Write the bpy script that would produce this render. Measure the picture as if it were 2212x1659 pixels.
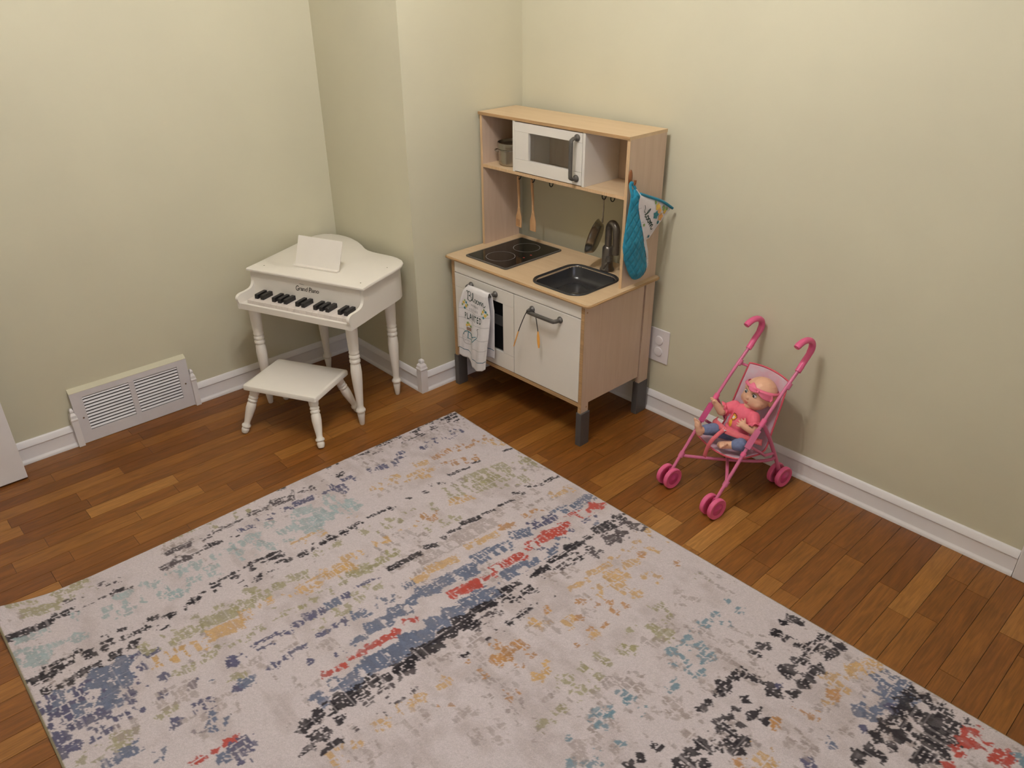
import bpy, bmesh, math, random
import numpy as np
from mathutils import Vector, Matrix

for o in list(bpy.data.objects):
    bpy.data.objects.remove(o, do_unlink=True)
scene = bpy.context.scene
COL = scene.collection
PI = math.pi

# ------------------------------------------------------------------ camera
YAW, PITCH, ROLL, FPX = -0.82460, -0.49763, -0.00813, 1662.57
CAM = Vector((2.3140, -2.2077, 1.5551))
fwd = Vector((math.sin(YAW)*math.cos(PITCH), math.cos(YAW)*math.cos(PITCH), math.sin(PITCH)))
rgt = Vector((math.cos(YAW), -math.sin(YAW), 0))
up = rgt.cross(fwd)
r2 = math.cos(ROLL)*rgt + math.sin(ROLL)*up
u2 = -math.sin(ROLL)*rgt + math.cos(ROLL)*up
cd = bpy.data.cameras.new('camera')
cam = bpy.data.objects.new('camera', cd)
COL.objects.link(cam)
M = Matrix((r2, u2, -fwd)).transposed().to_4x4()
M.translation = CAM
cam.matrix_world = M
cd.sensor_width = 36.0
cd.sensor_fit = 'HORIZONTAL'
cd.lens = FPX/2212*36.0
cd.clip_start = 0.02
scene.camera = cam

# ------------------------------------------------------------------ world, exposure
w = bpy.data.worlds.new('world')
scene.world = w
w.use_nodes = True
w.node_tree.nodes['Background'].inputs[0].default_value = (0.50, 0.55, 0.75, 1)
w.node_tree.nodes['Background'].inputs[1].default_value = 0.35
vs = scene.view_settings
vs.view_transform = 'Standard'
vs.look = 'None'
vs.gamma = 1.0
vs.use_curve_mapping = False
vs.exposure = 0.17
BULB_POWER = 470.0               # emission strength of the lamp's bulbs
BULB_COLOR = (1.0, 0.97, 0.95)
LAMP = (0.97, -1.34, 2.44)

# cool fill light outside an added, unseen window in the right-hand wall
FILL_WIN = dict(y0=-2.55, y1=-1.35, z0=0.85, z1=2.05)
ld = bpy.data.lights.new('window_fill_light', 'AREA'); ld.shape = 'RECTANGLE'; ld.size = 1.2; ld.size_y = 1.2
ld.energy = 11.0; ld.color = (0.80, 0.82, 1.0)
lo_ = bpy.data.objects.new('window_fill_light', ld); COL.objects.link(lo_)
lo_.location = (3.36, -1.95, 1.45); lo_.rotation_euler = (0, math.radians(90), 0)

# ------------------------------------------------------------------ materials
def srgb(r, g, b):
    f = lambda c: (c/255/12.92) if c/255 <= 0.04045 else ((c/255+0.055)/1.055)**2.4
    return (f(r), f(g), f(b))
MATS = {}
def mat(name, col, rough=0.5, metal=0.0, spec=0.5, var=0.0, scale=30, bump=0.0, bscale=200,
        coat=0.0, stretch=None, emit=None, sheen=0.0, trans=0.0, alpha=1.0, col2=None, detail=4):
    if name in MATS: return MATS[name]
    m = bpy.data.materials.new(name); m.use_nodes = True
    nt = m.node_tree; b = nt.nodes['Principled BSDF']
    b.inputs['Base Color'].default_value = (*col, 1)
    b.inputs['Roughness'].default_value = rough
    b.inputs['Metallic'].default_value = metal
    b.inputs['Specular IOR Level'].default_value = spec
    b.inputs['Coat Weight'].default_value = coat
    b.inputs['Sheen Weight'].default_value = sheen
    b.inputs['Transmission Weight'].default_value = trans
    b.inputs['Alpha'].default_value = alpha
    if emit:
        b.inputs['Emission Color'].default_value = (*emit[0], 1)
        b.inputs['Emission Strength'].default_value = emit[1]
    tc = nt.nodes.new('ShaderNodeTexCoord')
    mp = nt.nodes.new('ShaderNodeMapping')
    nt.links.new(tc.outputs['Object'], mp.inputs[0])
    if stretch: mp.inputs['Scale'].default_value = stretch
    if var > 0 or col2:
        n = nt.nodes.new('ShaderNodeTexNoise'); n.inputs['Scale'].default_value = scale
        n.inputs['Detail'].default_value = detail
        nt.links.new(mp.outputs[0], n.inputs['Vector'])
        cr = nt.nodes.new('ShaderNodeValToRGB')
        c2 = col2 if col2 else tuple(c*(1-var) for c in col)
        cr.color_ramp.elements[0].position = 0.32; cr.color_ramp.elements[1].position = 0.68
        cr.color_ramp.elements[0].color = (*c2, 1)
        cr.color_ramp.elements[1].color = (*tuple(min(1, c*(1+var*0.5)) for c in col), 1)
        nt.links.new(n.outputs['Fac'], cr.inputs[0])
        nt.links.new(cr.outputs[0], b.inputs['Base Color'])
    if bump > 0:
        n2 = nt.nodes.new('ShaderNodeTexNoise'); n2.inputs['Scale'].default_value = bscale
        nt.links.new(mp.outputs[0], n2.inputs['Vector'])
        bp = nt.nodes.new('ShaderNodeBump'); bp.inputs['Strength'].default_value = bump
        bp.inputs['Distance'].default_value = 0.001
        nt.links.new(n2.outputs['Fac'], bp.inputs['Height'])
        nt.links.new(bp.outputs[0], b.inputs['Normal'])
    MATS[name] = m
    return m

def wood_floor_mat():
    m = bpy.data.materials.new('oak_plank'); m.use_nodes = True
    nt = m.node_tree; L = nt.links; N = nt.nodes.new; b = nt.nodes['Principled BSDF']
    oi = N('ShaderNodeObjectInfo'); g = N('ShaderNodeNewGeometry')
    cm = N('ShaderNodeCombineXYZ')
    mu = N('ShaderNodeMath'); mu.operation = 'MULTIPLY'; mu.inputs[1].default_value = 37.0
    L.new(oi.outputs['Random'], mu.inputs[0])
    for k in range(3): L.new(mu.outputs[0], cm.inputs[k])
    ad = N('ShaderNodeVectorMath'); ad.operation = 'ADD'
    L.new(g.outputs['Position'], ad.inputs[0]); L.new(cm.outputs[0], ad.inputs[1])
    mp = N('ShaderNodeMapping'); mp.inputs['Scale'].default_value = (9, 1.3, 9)
    L.new(ad.outputs[0], mp.inputs[0])
    n = N('ShaderNodeTexNoise'); n.inputs['Scale'].default_value = 6; n.inputs['Detail'].default_value = 7
    n.inputs['Distortion'].default_value = 1.2
    L.new(mp.outputs[0], n.inputs['Vector'])
    mp2 = N('ShaderNodeMapping'); mp2.inputs['Scale'].default_value = (60, 2.5, 60)
    L.new(ad.outputs[0], mp2.inputs[0])
    n3 = N('ShaderNodeTexNoise'); n3.inputs['Scale'].default_value = 5; n3.inputs['Detail'].default_value = 5
    L.new(mp2.outputs[0], n3.inputs['Vector'])
    cr = N('ShaderNodeValToRGB'); e = cr.color_ramp
    pts = [(0.0, (116, 68, 25)), (0.35, (128, 78, 30)), (0.7, (140, 89, 36)), (0.9, (156, 105, 48)), (1.0, (176, 124, 64))]
    e.elements[0].position = 0; e.elements[0].color = (*srgb(*pts[0][1]), 1)
    e.elements[1].position = 1; e.elements[1].color = (*srgb(*pts[-1][1]), 1)
    for p_, c_ in pts[1:-1]:
        q = e.elements.new(p_); q.color = (*srgb(*c_), 1)
    L.new(oi.outputs['Random'], cr.inputs[0])
    r1 = N('ShaderNodeMapRange'); r1.inputs[1].default_value = 0.3; r1.inputs[2].default_value = 0.75
    r1.inputs[3].default_value = 0.74; r1.inputs[4].default_value = 1.14
    L.new(n.outputs['Fac'], r1.inputs[0])
    r2_ = N('ShaderNodeMapRange'); r2_.inputs[1].default_value = 0.35; r2_.inputs[2].default_value = 0.65
    r2_.inputs[3].default_value = 0.82; r2_.inputs[4].default_value = 1.1
    L.new(n3.outputs['Fac'], r2_.inputs[0])
    mm = N('ShaderNodeMath'); mm.operation = 'MULTIPLY'
    L.new(r1.outputs[0], mm.inputs[0]); L.new(r2_.outputs[0], mm.inputs[1])
    vm = N('ShaderNodeVectorMath'); vm.operation = 'SCALE'
    L.new(cr.outputs[0], vm.inputs[0]); L.new(mm.outputs[0], vm.inputs['Scale'])
    L.new(vm.outputs[0], b.inputs['Base Color'])
    rr = N('ShaderNodeMapRange'); rr.inputs[3].default_value = 0.30; rr.inputs[4].default_value = 0.48
    L.new(n3.outputs['Fac'], rr.inputs[0]); L.new(rr.outputs[0], b.inputs['Roughness'])
    b.inputs['Specular IOR Level'].default_value = 0.45
    bp = N('ShaderNodeBump'); bp.inputs['Strength'].default_value = 0.12; bp.inputs['Distance'].default_value = 0.001
    L.new(n3.outputs['Fac'], bp.inputs['Height']); L.new(bp.outputs[0], b.inputs['Normal'])
    return m

def birch_mat(name, base, dark, scl=(3, 3, 40), rough=0.45):
    """veneer with soft grain stretched along one axis (object coordinates)"""
    m = bpy.data.materials.new(name); m.use_nodes = True
    nt = m.node_tree; L = nt.links; N = nt.nodes.new; b = nt.nodes['Principled BSDF']
    tc = N('ShaderNodeTexCoord'); mp = N('ShaderNodeMapping'); mp.inputs['Scale'].default_value = scl
    L.new(tc.outputs['Object'], mp.inputs[0])
    n = N('ShaderNodeTexNoise'); n.inputs['Scale'].default_value = 3; n.inputs['Detail'].default_value = 6; n.inputs['Distortion'].default_value = 0.8
    L.new(mp.outputs[0], n.inputs['Vector'])
    cr = N('ShaderNodeValToRGB'); cr.color_ramp.elements[0].position = 0.28; cr.color_ramp.elements[1].position = 0.72
    cr.color_ramp.elements[0].color = (*dark, 1); cr.color_ramp.elements[1].color = (*base, 1)
    L.new(n.outputs['Fac'], cr.inputs[0]); L.new(cr.outputs[0], b.inputs['Base Color'])
    b.inputs['Roughness'].default_value = rough
    return m

M_WALL = mat('wall_paint', srgb(207, 202, 177), rough=0.62, spec=0.3, var=0.03, scale=2.0, bump=0.12, bscale=120, col2=srgb(202, 197, 173))
M_CEIL = mat('ceiling_paint', srgb(232, 228, 220), rough=0.8, var=0.02, scale=3)
M_TRIM = mat('trim_paint', srgb(228, 224, 224), rough=0.38, var=0.02, scale=12, bump=0.05, bscale=60)
M_PLANK = wood_floor_mat()
M_GAP = mat('floor_gap', srgb(58, 32, 16), rough=0.7, var=0.2, scale=8)
M_PIANO = mat('piano_paint', srgb(234, 228, 218), rough=0.33, var=0.015, scale=15, bump=0.04, bscale=80)
M_KEYW = mat('white_key', srgb(226, 216, 208), rough=0.4, var=0.02, scale=20)
M_KEYB = mat('black_key', srgb(26, 24, 26), rough=0.35, var=0.2, scale=40)
M_INK = mat('dark_print', srgb(66, 58, 44), rough=0.6, var=0.1, scale=90)
M_BIRCH_H = birch_mat('birch_flat', srgb(214, 188, 152), srgb(205, 176, 138), (1.2, 14, 14))
M_BIRCH_V = birch_mat('birch_upright', srgb(208, 184, 162), srgb(199, 173, 150), (14, 14, 1.2))
M_PLY = mat('ply_edge', srgb(176, 140, 98), rough=0.6, stretch=(1, 1, 60), var=0.3, scale=8)
M_KWHITE = mat('kitchen_white', srgb(226, 220, 210), rough=0.4, var=0.015, scale=10)
M_KGREY = mat('grey_plastic', srgb(84, 80, 75), rough=0.42, var=0.08, scale=60, bump=0.05)
M_KDARK = mat('sink_plastic', srgb(50, 49, 50), rough=0.22, var=0.05, scale=40)
M_LEG = mat('leg_sleeve_plastic', srgb(80, 76, 74), rough=0.5, var=0.06, scale=50)
M_GLASSB = mat('cooktop_glass', srgb(16, 14, 13), rough=0.09, spec=0.35, var=0.05, scale=30)
M_RING = mat('burner_ring', srgb(150, 146, 140), rough=0.5, var=0.05, scale=60)
M_REDDOT = mat('red_lamp', srgb(170, 62, 44), rough=0.4, var=0.05, scale=60)
M_BLACK = mat('oven_interior', srgb(20, 19, 20), rough=0.6, var=0.2, scale=20)
M_STEEL = mat('steel', srgb(176, 170, 160), rough=0.26, metal=1.0, var=0.05, scale=50)
M_GUN = mat('gunmetal_plastic', srgb(108, 101, 93), rough=0.28, metal=0.6, var=0.05, scale=50)
M_HOOK = mat('black_metal', srgb(30, 28, 26), rough=0.35, metal=0.3, var=0.1, scale=50)
M_SPAT = birch_mat('beech_tool', srgb(214, 172, 126), srgb(196, 150, 104), (40, 40, 4))
M_GLASS = mat('clear_pane', (0.9, 0.93, 0.92), rough=0.02, trans=1.0, spec=0.5, alpha=0.22, var=0.01, scale=3)

# ------------------------------------------------------------------ helpers
def link(o, parent=None):
    COL.objects.link(o)
    if parent is not None: o.parent = parent
    return o
def obj(name, bm, m, parent=None, smooth=None, bevel=0.0, bseg=2, solid=0.0, soff=0.0, sub=0):
    me = bpy.data.meshes.new(name)
    bmesh.ops.recalc_face_normals(bm, faces=bm.faces)
    bm.to_mesh(me); bm.free()
    for k in (m if isinstance(m, (list, tuple)) else [m]): me.materials.append(k)
    if smooth is not None:
        for p_ in me.polygons: p_.use_smooth = True
        if smooth < 179: me.set_sharp_from_angle(angle=math.radians(smooth))
    o = link(bpy.data.objects.new(name, me), parent)
    if solid:
        q = o.modifiers.new('thickness', 'SOLIDIFY'); q.thickness = solid; q.offset = soff
    if bevel > 0:
        q = o.modifiers.new('bevel', 'BEVEL'); q.width = bevel; q.segments = bseg; q.limit_method = 'ANGLE'; q.angle_limit = math.radians(40)
        q.harden_normals = False
    if sub:
        q = o.modifiers.new('subdivision', 'SUBSURF'); q.levels = sub; q.render_levels = sub
    return o
def thing(name, label, cat, loc=(0, 0, 0), rz=0.0, group=None):
    o = link(bpy.data.objects.new(name, None)); o.empty_display_size = 0.05
    o.location = loc; o.rotation_euler = (0, 0, rz)
    return tag(o, label, cat, group)
def tag(o, label, cat, group=None):
    o['label'] = label; o['category'] = cat
    if group: o['group'] = group
    return o
def struct(o, label=None):
    o['kind'] = 'structure'
    if label: o['label'] = label
    return o
def B(): return bmesh.new()
def box(bm, x0, y0, z0, x1, y1, z1):
    v = [bm.verts.new((x, y, z)) for x in (x0, x1) for y in (y0, y1) for z in (z0, z1)]
    for f in ((0, 1, 3, 2), (4, 6, 7, 5), (0, 4, 5, 1), (2, 3, 7, 6), (0, 2, 6, 4), (1, 5, 7, 3)):
        bm.faces.new([v[i] for i in f])
    return bm
def boxb(*a): return box(B(), *a)
def xform(bm, mtx, verts=None):
    bmesh.ops.transform(bm, matrix=mtx, verts=verts if verts is not None else bm.verts[:])
    return bm
def prism(bm, pts, h0, h1, axis='z'):
    """extrude a closed 2-D outline; axis z: (x,y), axis x: (y,z), axis y: (x,z)"""
    P = {'z': lambda a, b, h: (a, b, h), 'x': lambda a, b, h: (h, a, b), 'y': lambda a, b, h: (a, h, b)}[axis]
    lo = [bm.verts.new(P(a, b, h0)) for a, b in pts]; hi = [bm.verts.new(P(a, b, h1)) for a, b in pts]
    n = len(pts)
    bm.faces.new(lo[::-1]); bm.faces.new(hi)
    for i in range(n): bm.faces.new((lo[i], lo[(i+1) % n], hi[(i+1) % n], hi[i]))
    return bm
def rrect(x0, y0, x1, y1, r, n=5):
    out = []
    for cx, cy, a in ((x1-r, y1-r, 0), (x0+r, y1-r, 90), (x0+r, y0+r, 180), (x1-r, y0+r, 270)):
        for k in range(n+1):
            t = math.radians(a+90*k/n); out.append((cx+r*math.cos(t), cy+r*math.sin(t)))
    return out
def lathe(bm, prof, seg=20, mtx=None):
    rings = []
    for r, z in prof:
        if r < 1e-6: rings.append([bm.verts.new((0, 0, z))]*1)
        else: rings.append([bm.verts.new((r*math.cos(2*PI*k/seg), r*math.sin(2*PI*k/seg), z)) for k in range(seg)])
    allv = [v for r_ in rings for v in r_]
    for a, b in zip(rings, rings[1:]):
        for k in range(seg):
            q = [a[k % len(a)], a[(k+1) % len(a)], b[(k+1) % len(b)], b[k % len(b)]]
            u = []
            for v in q:
                if v not in u: u.append(v)
            if len(u) > 2: bm.faces.new(u)
    for r_, pr in ((rings[0], prof[0]), (rings[-1], prof[-1])):
        if len(r_) > 2: bm.faces.new(r_)
    if mtx is not None: xform(bm, mtx, allv)
    return bm
def tube(bm, pts, rad, seg=10, closed=False, flat=None):
    """sweep along pts; rad: number or list; flat: (a,b) scale of cross-section"""
    pts = [Vector(p_) for p_ in pts]; n = len(pts)
    rads = rad if isinstance(rad, (list, tuple)) else [rad]*n
    tang = []
    for i in range(n):
        a = pts[(i-1) % n] if (closed or i > 0) else pts[i]
        b = pts[(i+1) % n] if (closed or i < n-1) else pts[i]
        tang.append((b-a).normalized())
    ref = Vector((0, 0, 1)) if abs(tang[0].z) < 0.9 else Vector((1, 0, 0))
    nx = (ref-tang[0]*ref.dot(tang[0])).normalized()
    rings = []
    for i in range(n):
        nx = (nx-tang[i]*nx.dot(tang[i])).normalized(); ny = tang[i].cross(nx)
        fa, fb = flat or (1, 1)
        rings.append([bm.verts.new(pts[i]+rads[i]*(fa*math.cos(2*PI*k/seg)*nx+fb*math.sin(2*PI*k/seg)*ny)) for k in range(seg)])
    m_ = n if closed else n-1
    for i in range(m_):
        a, b = rings[i], rings[(i+1) % n]
        for k in range(seg): bm.faces.new((a[k], a[(k+1) % seg], b[(k+1) % seg], b[k]))
    if not closed:
        bm.faces.new(rings[0][::-1]); bm.faces.new(rings[-1])
    return bm
def smoothpts(pts, sub=6, closed=False):
    P = [Vector(p_) for p_ in pts]; n = len(P); out = []
    for i in range(n if closed else n-1):
        if closed: p0, p1, p2, p3 = P[(i-1) % n], P[i], P[(i+1) % n], P[(i+2) % n]
        else: p0, p1, p2, p3 = P[max(i-1, 0)], P[i], P[i+1], P[min(i+2, n-1)]
        for k in range(sub):
            t = k/sub
            out.append(0.5*((2*p1)+(-p0+p2)*t+(2*p0-5*p1+4*p2-p3)*t*t+(-p0+3*p1-3*p2+p3)*t**3))
    if not closed: out.append(P[-1])
    return out
def ell(bm, c, r, seg=16, rings=10, rot=None):
    prof = [(math.sin(PI*k/rings), -math.cos(PI*k/rings)) for k in range(rings+1)]
    prof[0] = (0, -1); prof[-1] = (0, 1)
    mtx = Matrix.Translation(Vector(c)) @ (rot.to_4x4() if rot else Matrix()) @ Matrix.Diagonal((*((r, r, r) if not isinstance(r, (tuple, list)) else r), 1))
    return lathe(bm, prof, seg, mtx)
def capsule(bm, a, b, ra, rb, seg=14):
    a, b = Vector(a), Vector(b); L_ = (b-a).length; d = (b-a).normalized()
    prof = [(0, -ra)]+[(ra*math.cos(t), -ra*math.sin(t)) for t in (1.2, .8, .4, 0)]+[(rb*math.cos(t), L_+rb*math.sin(t)) for t in (0, .4, .8, 1.2)]+[(0, L_+rb)]
    return lathe(bm, prof, seg, Matrix.Translation(a) @ d.to_track_quat('Z', 'Y').to_matrix().to_4x4())
def grid(bm, f, nu, nv, mi=None):
    V = [[bm.verts.new(f(i/nu, j/nv)) for i in range(nu+1)] for j in range(nv+1)]
    for j in range(nv):
        for i in range(nu):
            bm.faces.new((V[j][i], V[j][i+1], V[j+1][i+1], V[j+1][i]))
    return bm
def interp(x, xs, ys): return float(np.interp(x, xs, ys))
def bake(o):
    """evaluate an object's modifiers into its mesh"""
    dg = bpy.context.evaluated_depsgraph_get(); dg.update()
    me = bpy.data.meshes.new_from_object(o.evaluated_get(dg))
    old = o.data; o.modifiers.clear(); o.data = me; bpy.data.meshes.remove(old)
    return o
def text_mesh(body, size=0.02, shear=0.0, spacing=1.0, offset=0.0, align='LEFT'):
    cu = bpy.data.curves.new('lettering', 'FONT'); cu.body = body; cu.size = size; cu.shear = shear
    cu.space_character = spacing; cu.offset = offset; cu.align_x = align; cu.resolution_u = 3
    t = bpy.data.objects.new('lettering', cu); COL.objects.link(t)
    dg = bpy.context.evaluated_depsgraph_get()
    me = bpy.data.meshes.new_from_object(t.evaluated_get(dg))
    bpy.data.objects.remove(t); bpy.data.curves.remove(cu)
    return me
def remesh_obj(name, bm, m, parent, voxel, smooth_it=6):
    o = obj(name, bm, m, parent, smooth=180)
    q = o.modifiers.new('remesh', 'REMESH'); q.mode = 'VOXEL'; q.voxel_size = voxel; q.use_smooth_shade = True
    if smooth_it:
        q = o.modifiers.new('smooth', 'SMOOTH'); q.iterations = smooth_it; q.factor = 0.5
    mats = list(o.data.materials)
    bake(o)
    if not o.data.materials:
        for k in mats: o.data.materials.append(k)
    for p_ in o.data.polygons: p_.use_smooth = True
    return o

# ------------------------------------------------------------------ room shell
D, LX = 0.5714, 0.5626          # depth of the wall jog and its width
XE, YE, ZC = 3.15, -3.35, 2.44  # far ends of the room, ceiling height
T = 0.10
struct(obj('wall_back', boxb(-0.0, 0, 0, XE+T, T, ZC), M_WALL), 'pale cream painted wall behind the play kitchen')
struct(obj('wall_jog', prism(B(), [(-LX-T, -D), (0, -D), (0, T), (-LX-T, T)], 0, ZC), M_WALL), 'pale cream boxed-out wall corner between piano and play kitchen')
struct(obj('wall_left', boxb(-LX-T, YE-T, 0, -LX, -D, ZC), M_WALL), 'pale cream painted wall with the white floor vent')
wr = B()
for q in ((YE, 0, FILL_WIN['y0'], ZC), (FILL_WIN['y1'], 0, 0, ZC), (FILL_WIN['y0'], 0, FILL_WIN['y1'], FILL_WIN['z0']), (FILL_WIN['y0'], FILL_WIN['z1'], FILL_WIN['y1'], ZC)):
    box(wr, XE, q[0], q[1], XE+T, q[2], q[3])
struct(obj('wall_right', wr, M_WALL))
w1 = struct(link(bpy.data.objects.new('added_window_1', None)), 'white sash window added in the right wall, out of view')  # added window out of view, lets the fill light in
wf = B()
for q in ((FILL_WIN['y0']-.07, FILL_WIN['z0']-.07, FILL_WIN['y0']+.02, FILL_WIN['z1']+.07), (FILL_WIN['y1']-.02, FILL_WIN['z0']-.07, FILL_WIN['y1']+.07, FILL_WIN['z1']+.07), (FILL_WIN['y0']+.02, FILL_WIN['z0']-.07, FILL_WIN['y1']-.02, FILL_WIN['z0']+.02), (FILL_WIN['y0']+.02, FILL_WIN['z1']-.02, FILL_WIN['y1']-.02, FILL_WIN['z1']+.07)):
    box(wf, XE-.018, q[0], q[1], XE, q[2], q[3])
obj('added_window_frame', wf, M_TRIM, w1)
obj('meeting_rail', boxb(XE+.02, FILL_WIN['y0'], 1.43, XE+.05, FILL_WIN['y1'], 1.47), M_TRIM, w1)
for za, zb in ((FILL_WIN['z0'], 1.43), (1.47, FILL_WIN['z1'])):
    obj('pane', boxb(XE+.033, FILL_WIN['y0'], za, XE+.037, FILL_WIN['y1'], zb), M_GLASS, w1)
struct(obj('wall_front', boxb(-LX, YE-T, 0, XE+T, YE, ZC), M_WALL))
struct(obj('ceiling', boxb(-LX-T, YE-T, ZC, XE+T, T, ZC+T), M_CEIL))

BBP = [(0, 0), (0.019, 0), (0.0185, 0.006), (0.016, 0.011), (0.0125, 0.0145), (0.0115, 0.017), (0.0115, 0.060), (0.0145, 0.0625), (0.0145, 0.066), (0.0105, 0.072), (0.008, 0.080), (0.0035, 0.0845), (0, 0.085)]
def baseboard(name, a, b, nrm, label):
    """profile swept from a to b, standing on the side nrm of the wall line"""
    bm = B(); a, b, nrm = Vector((*a, 0)), Vector((*b, 0)), Vector((*nrm, 0))
    R0 = [bm.verts.new(a+nrm*t+Vector((0, 0, z))) for t, z in BBP]
    R1 = [bm.verts.new(b+nrm*t+Vector((0, 0, z))) for t, z in BBP]
    n = len(BBP)
    for i in range(n): bm.faces.new((R0[i], R0[(i+1) % n], R1[(i+1) % n], R1[i]))
    bm.faces.new(R0); bm.faces.new(R1[::-1])
    return struct(obj(name, bm, M_TRIM, smooth=35), label)
baseboard('baseboard_back', (0, 0), (2.054, 0), (0, -1), 'white moulded baseboard under the wall behind the stroller')
baseboard('baseboard_kitchen_side', (0, -D), (0, 0), (1, 0), 'white moulded baseboard beside the play kitchen')
baseboard('baseboard_jog', (-LX, -D), (0, -D), (0, -1), 'white moulded baseboard behind the toy piano')
baseboard('baseboard_left_far', (-LX, -1.292), (-LX, -D), (1, 0), 'white moulded baseboard between floor vent and toy piano')
baseboard('baseboard_left_near', (-LX, YE), (-LX, -1.756), (1, 0), 'white moulded baseboard left of the floor vent')

def corner_block(name, cx, cy, wx, wy, zt, label):
    """square trim block with a turned, stepped cap"""
    bm = B()
    steps = [(1.0, 0.0), (1.0, zt-0.047), (1.12, zt-0.045), (1.12, zt-0.040), (0.98, zt-0.036), (0.9, zt-0.026), (0.62, zt-0.019), (0.52, zt-0.016), (0.60, zt-0.011), (0.52, zt-0.004), (0.25, zt)]
    prev = None
    for s, z in steps:
        ring = [bm.verts.new((cx+sx*s*wx/2, cy+sy*s*wy/2, z)) for sx, sy in ((-1, -1), (1, -1), (1, 1), (-1, 1))]
        if prev:
            for k in range(4): bm.faces.new((prev[k], prev[(k+1) % 4], ring[(k+1) % 4], ring[k]))
        else: bm.faces.new(ring[::-1])
        prev = ring
    bm.faces.new(prev)
    return struct(obj(name, bm, M_TRIM, bevel=0.001), label)
corner_block('trim_1', 0.003, -D-0.003, 0.032, 0.032, 0.150, 'white corner block with pointed cap at the outside wall corner')
corner_block('trim_2', -LX+0.014, -1.301, 0.030, 0.020, 0.158, 'white trim block at the right end of the floor vent')
corner_block('trim_3', -LX+0.014, -1.745, 0.030, 0.022, 0.155, 'white trim block at the left end of the floor vent')
struct(obj('trim_4', boxb(2.056, -0.022, 0, 2.15, 0, 2.10), M_TRIM, bevel=0.003), 'white door casing at the right end of the baseboard')
dl = struct(obj('door_1', boxb(-0.487, -2.74, 0.006, -0.447, -1.949, 2.03), M_TRIM, bevel=0.002), 'white door standing open along the left wall')
obj('knob', lathe(B(), [(0.0, 0), (0.026, 0), (0.026, 0.004), (0.010, 0.008), (0.010, 0.03), (0.026, 0.04), (0.026, 0.052), (0.012, 0.06), (0, 0.061)], 20, Matrix.Translation((-0.447, -2.67, 0.95)) @ Matrix.Rotation(PI/2, 4, 'Y')), M_STEEL, dl, smooth=40)
for kk, yy in ((0.25, 0), (1.0, 0), (1.75, 0)):
    obj('hinge', lathe(B(), [(0, 0), (0.006, 0), (0.006, 0.09), (0, 0.09)], 10, Matrix.Translation((-0.492, -1.952, kk))), M_STEEL, dl, smooth=40)

# floor: dark subfloor with oak strips laid on it one by one
floor = struct(obj('floor', boxb(-LX-T, YE-T, -0.06, XE+T, T, -0.0045), M_GAP), 'strip floor of golden brown oak planks')
rnd = random.Random(11)
PW = 0.0602
pb = B(); box(pb, -0.5, -0.5, -1, 0.5, 0.5, 0); pme = bpy.data.meshes.new('plank'); bmesh.ops.recalc_face_normals(pb, faces=pb.faces); pb.to_mesh(pme); pb.free()
pme.materials.append(M_PLANK)
RX0, RX1, RY0, RY1 = 0.222, 2.50, -2.200, -0.600     # the rug's edges
far_bm = B()
def put_plank(xc, wd, ya, yb):
    hidden = (RX0+0.12 < xc < RX1-0.1) and (ya > RY0+0.1) and (yb < RY1-0.1)
    if xc > 2.42 or yb < -2.62 or hidden:
        box(far_bm, xc-wd/2+.0006, ya+.0006, -0.005, xc+wd/2-.0006, yb-.0006, 0.0); return
    o = link(bpy.data.objects.new('plank', pme), floor)
    o.location = (xc, (ya+yb)/2, 0); o.scale = (wd-0.0012, yb-ya-0.0010, 0.005)
x = 1.804-PW*40
while x < XE:
    xa, xb = max(x, -LX), min(x+PW, XE)
    if xb-xa > 0.004:
        y = (0.0 if xa > -0.02 else -D) + rnd.uniform(0.0, 0.3)
        top = 0.0 if xa > -0.02 else -D
        while y > YE:
            ln = rnd.choice((0.22, 0.27, 0.32, 0.38, 0.46, 0.55, 0.68))*rnd.uniform(0.9, 1.1)
            ya, yb = max(y-ln, YE), min(y, top)
            if yb-ya > 0.012: put_plank((xa+xb)/2, xb-xa, ya, yb)
            y -= ln
    x += PW
fo = obj('plank_rest', far_bm, M_PLANK, floor); fo['kind'] = 'stuff'

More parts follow.
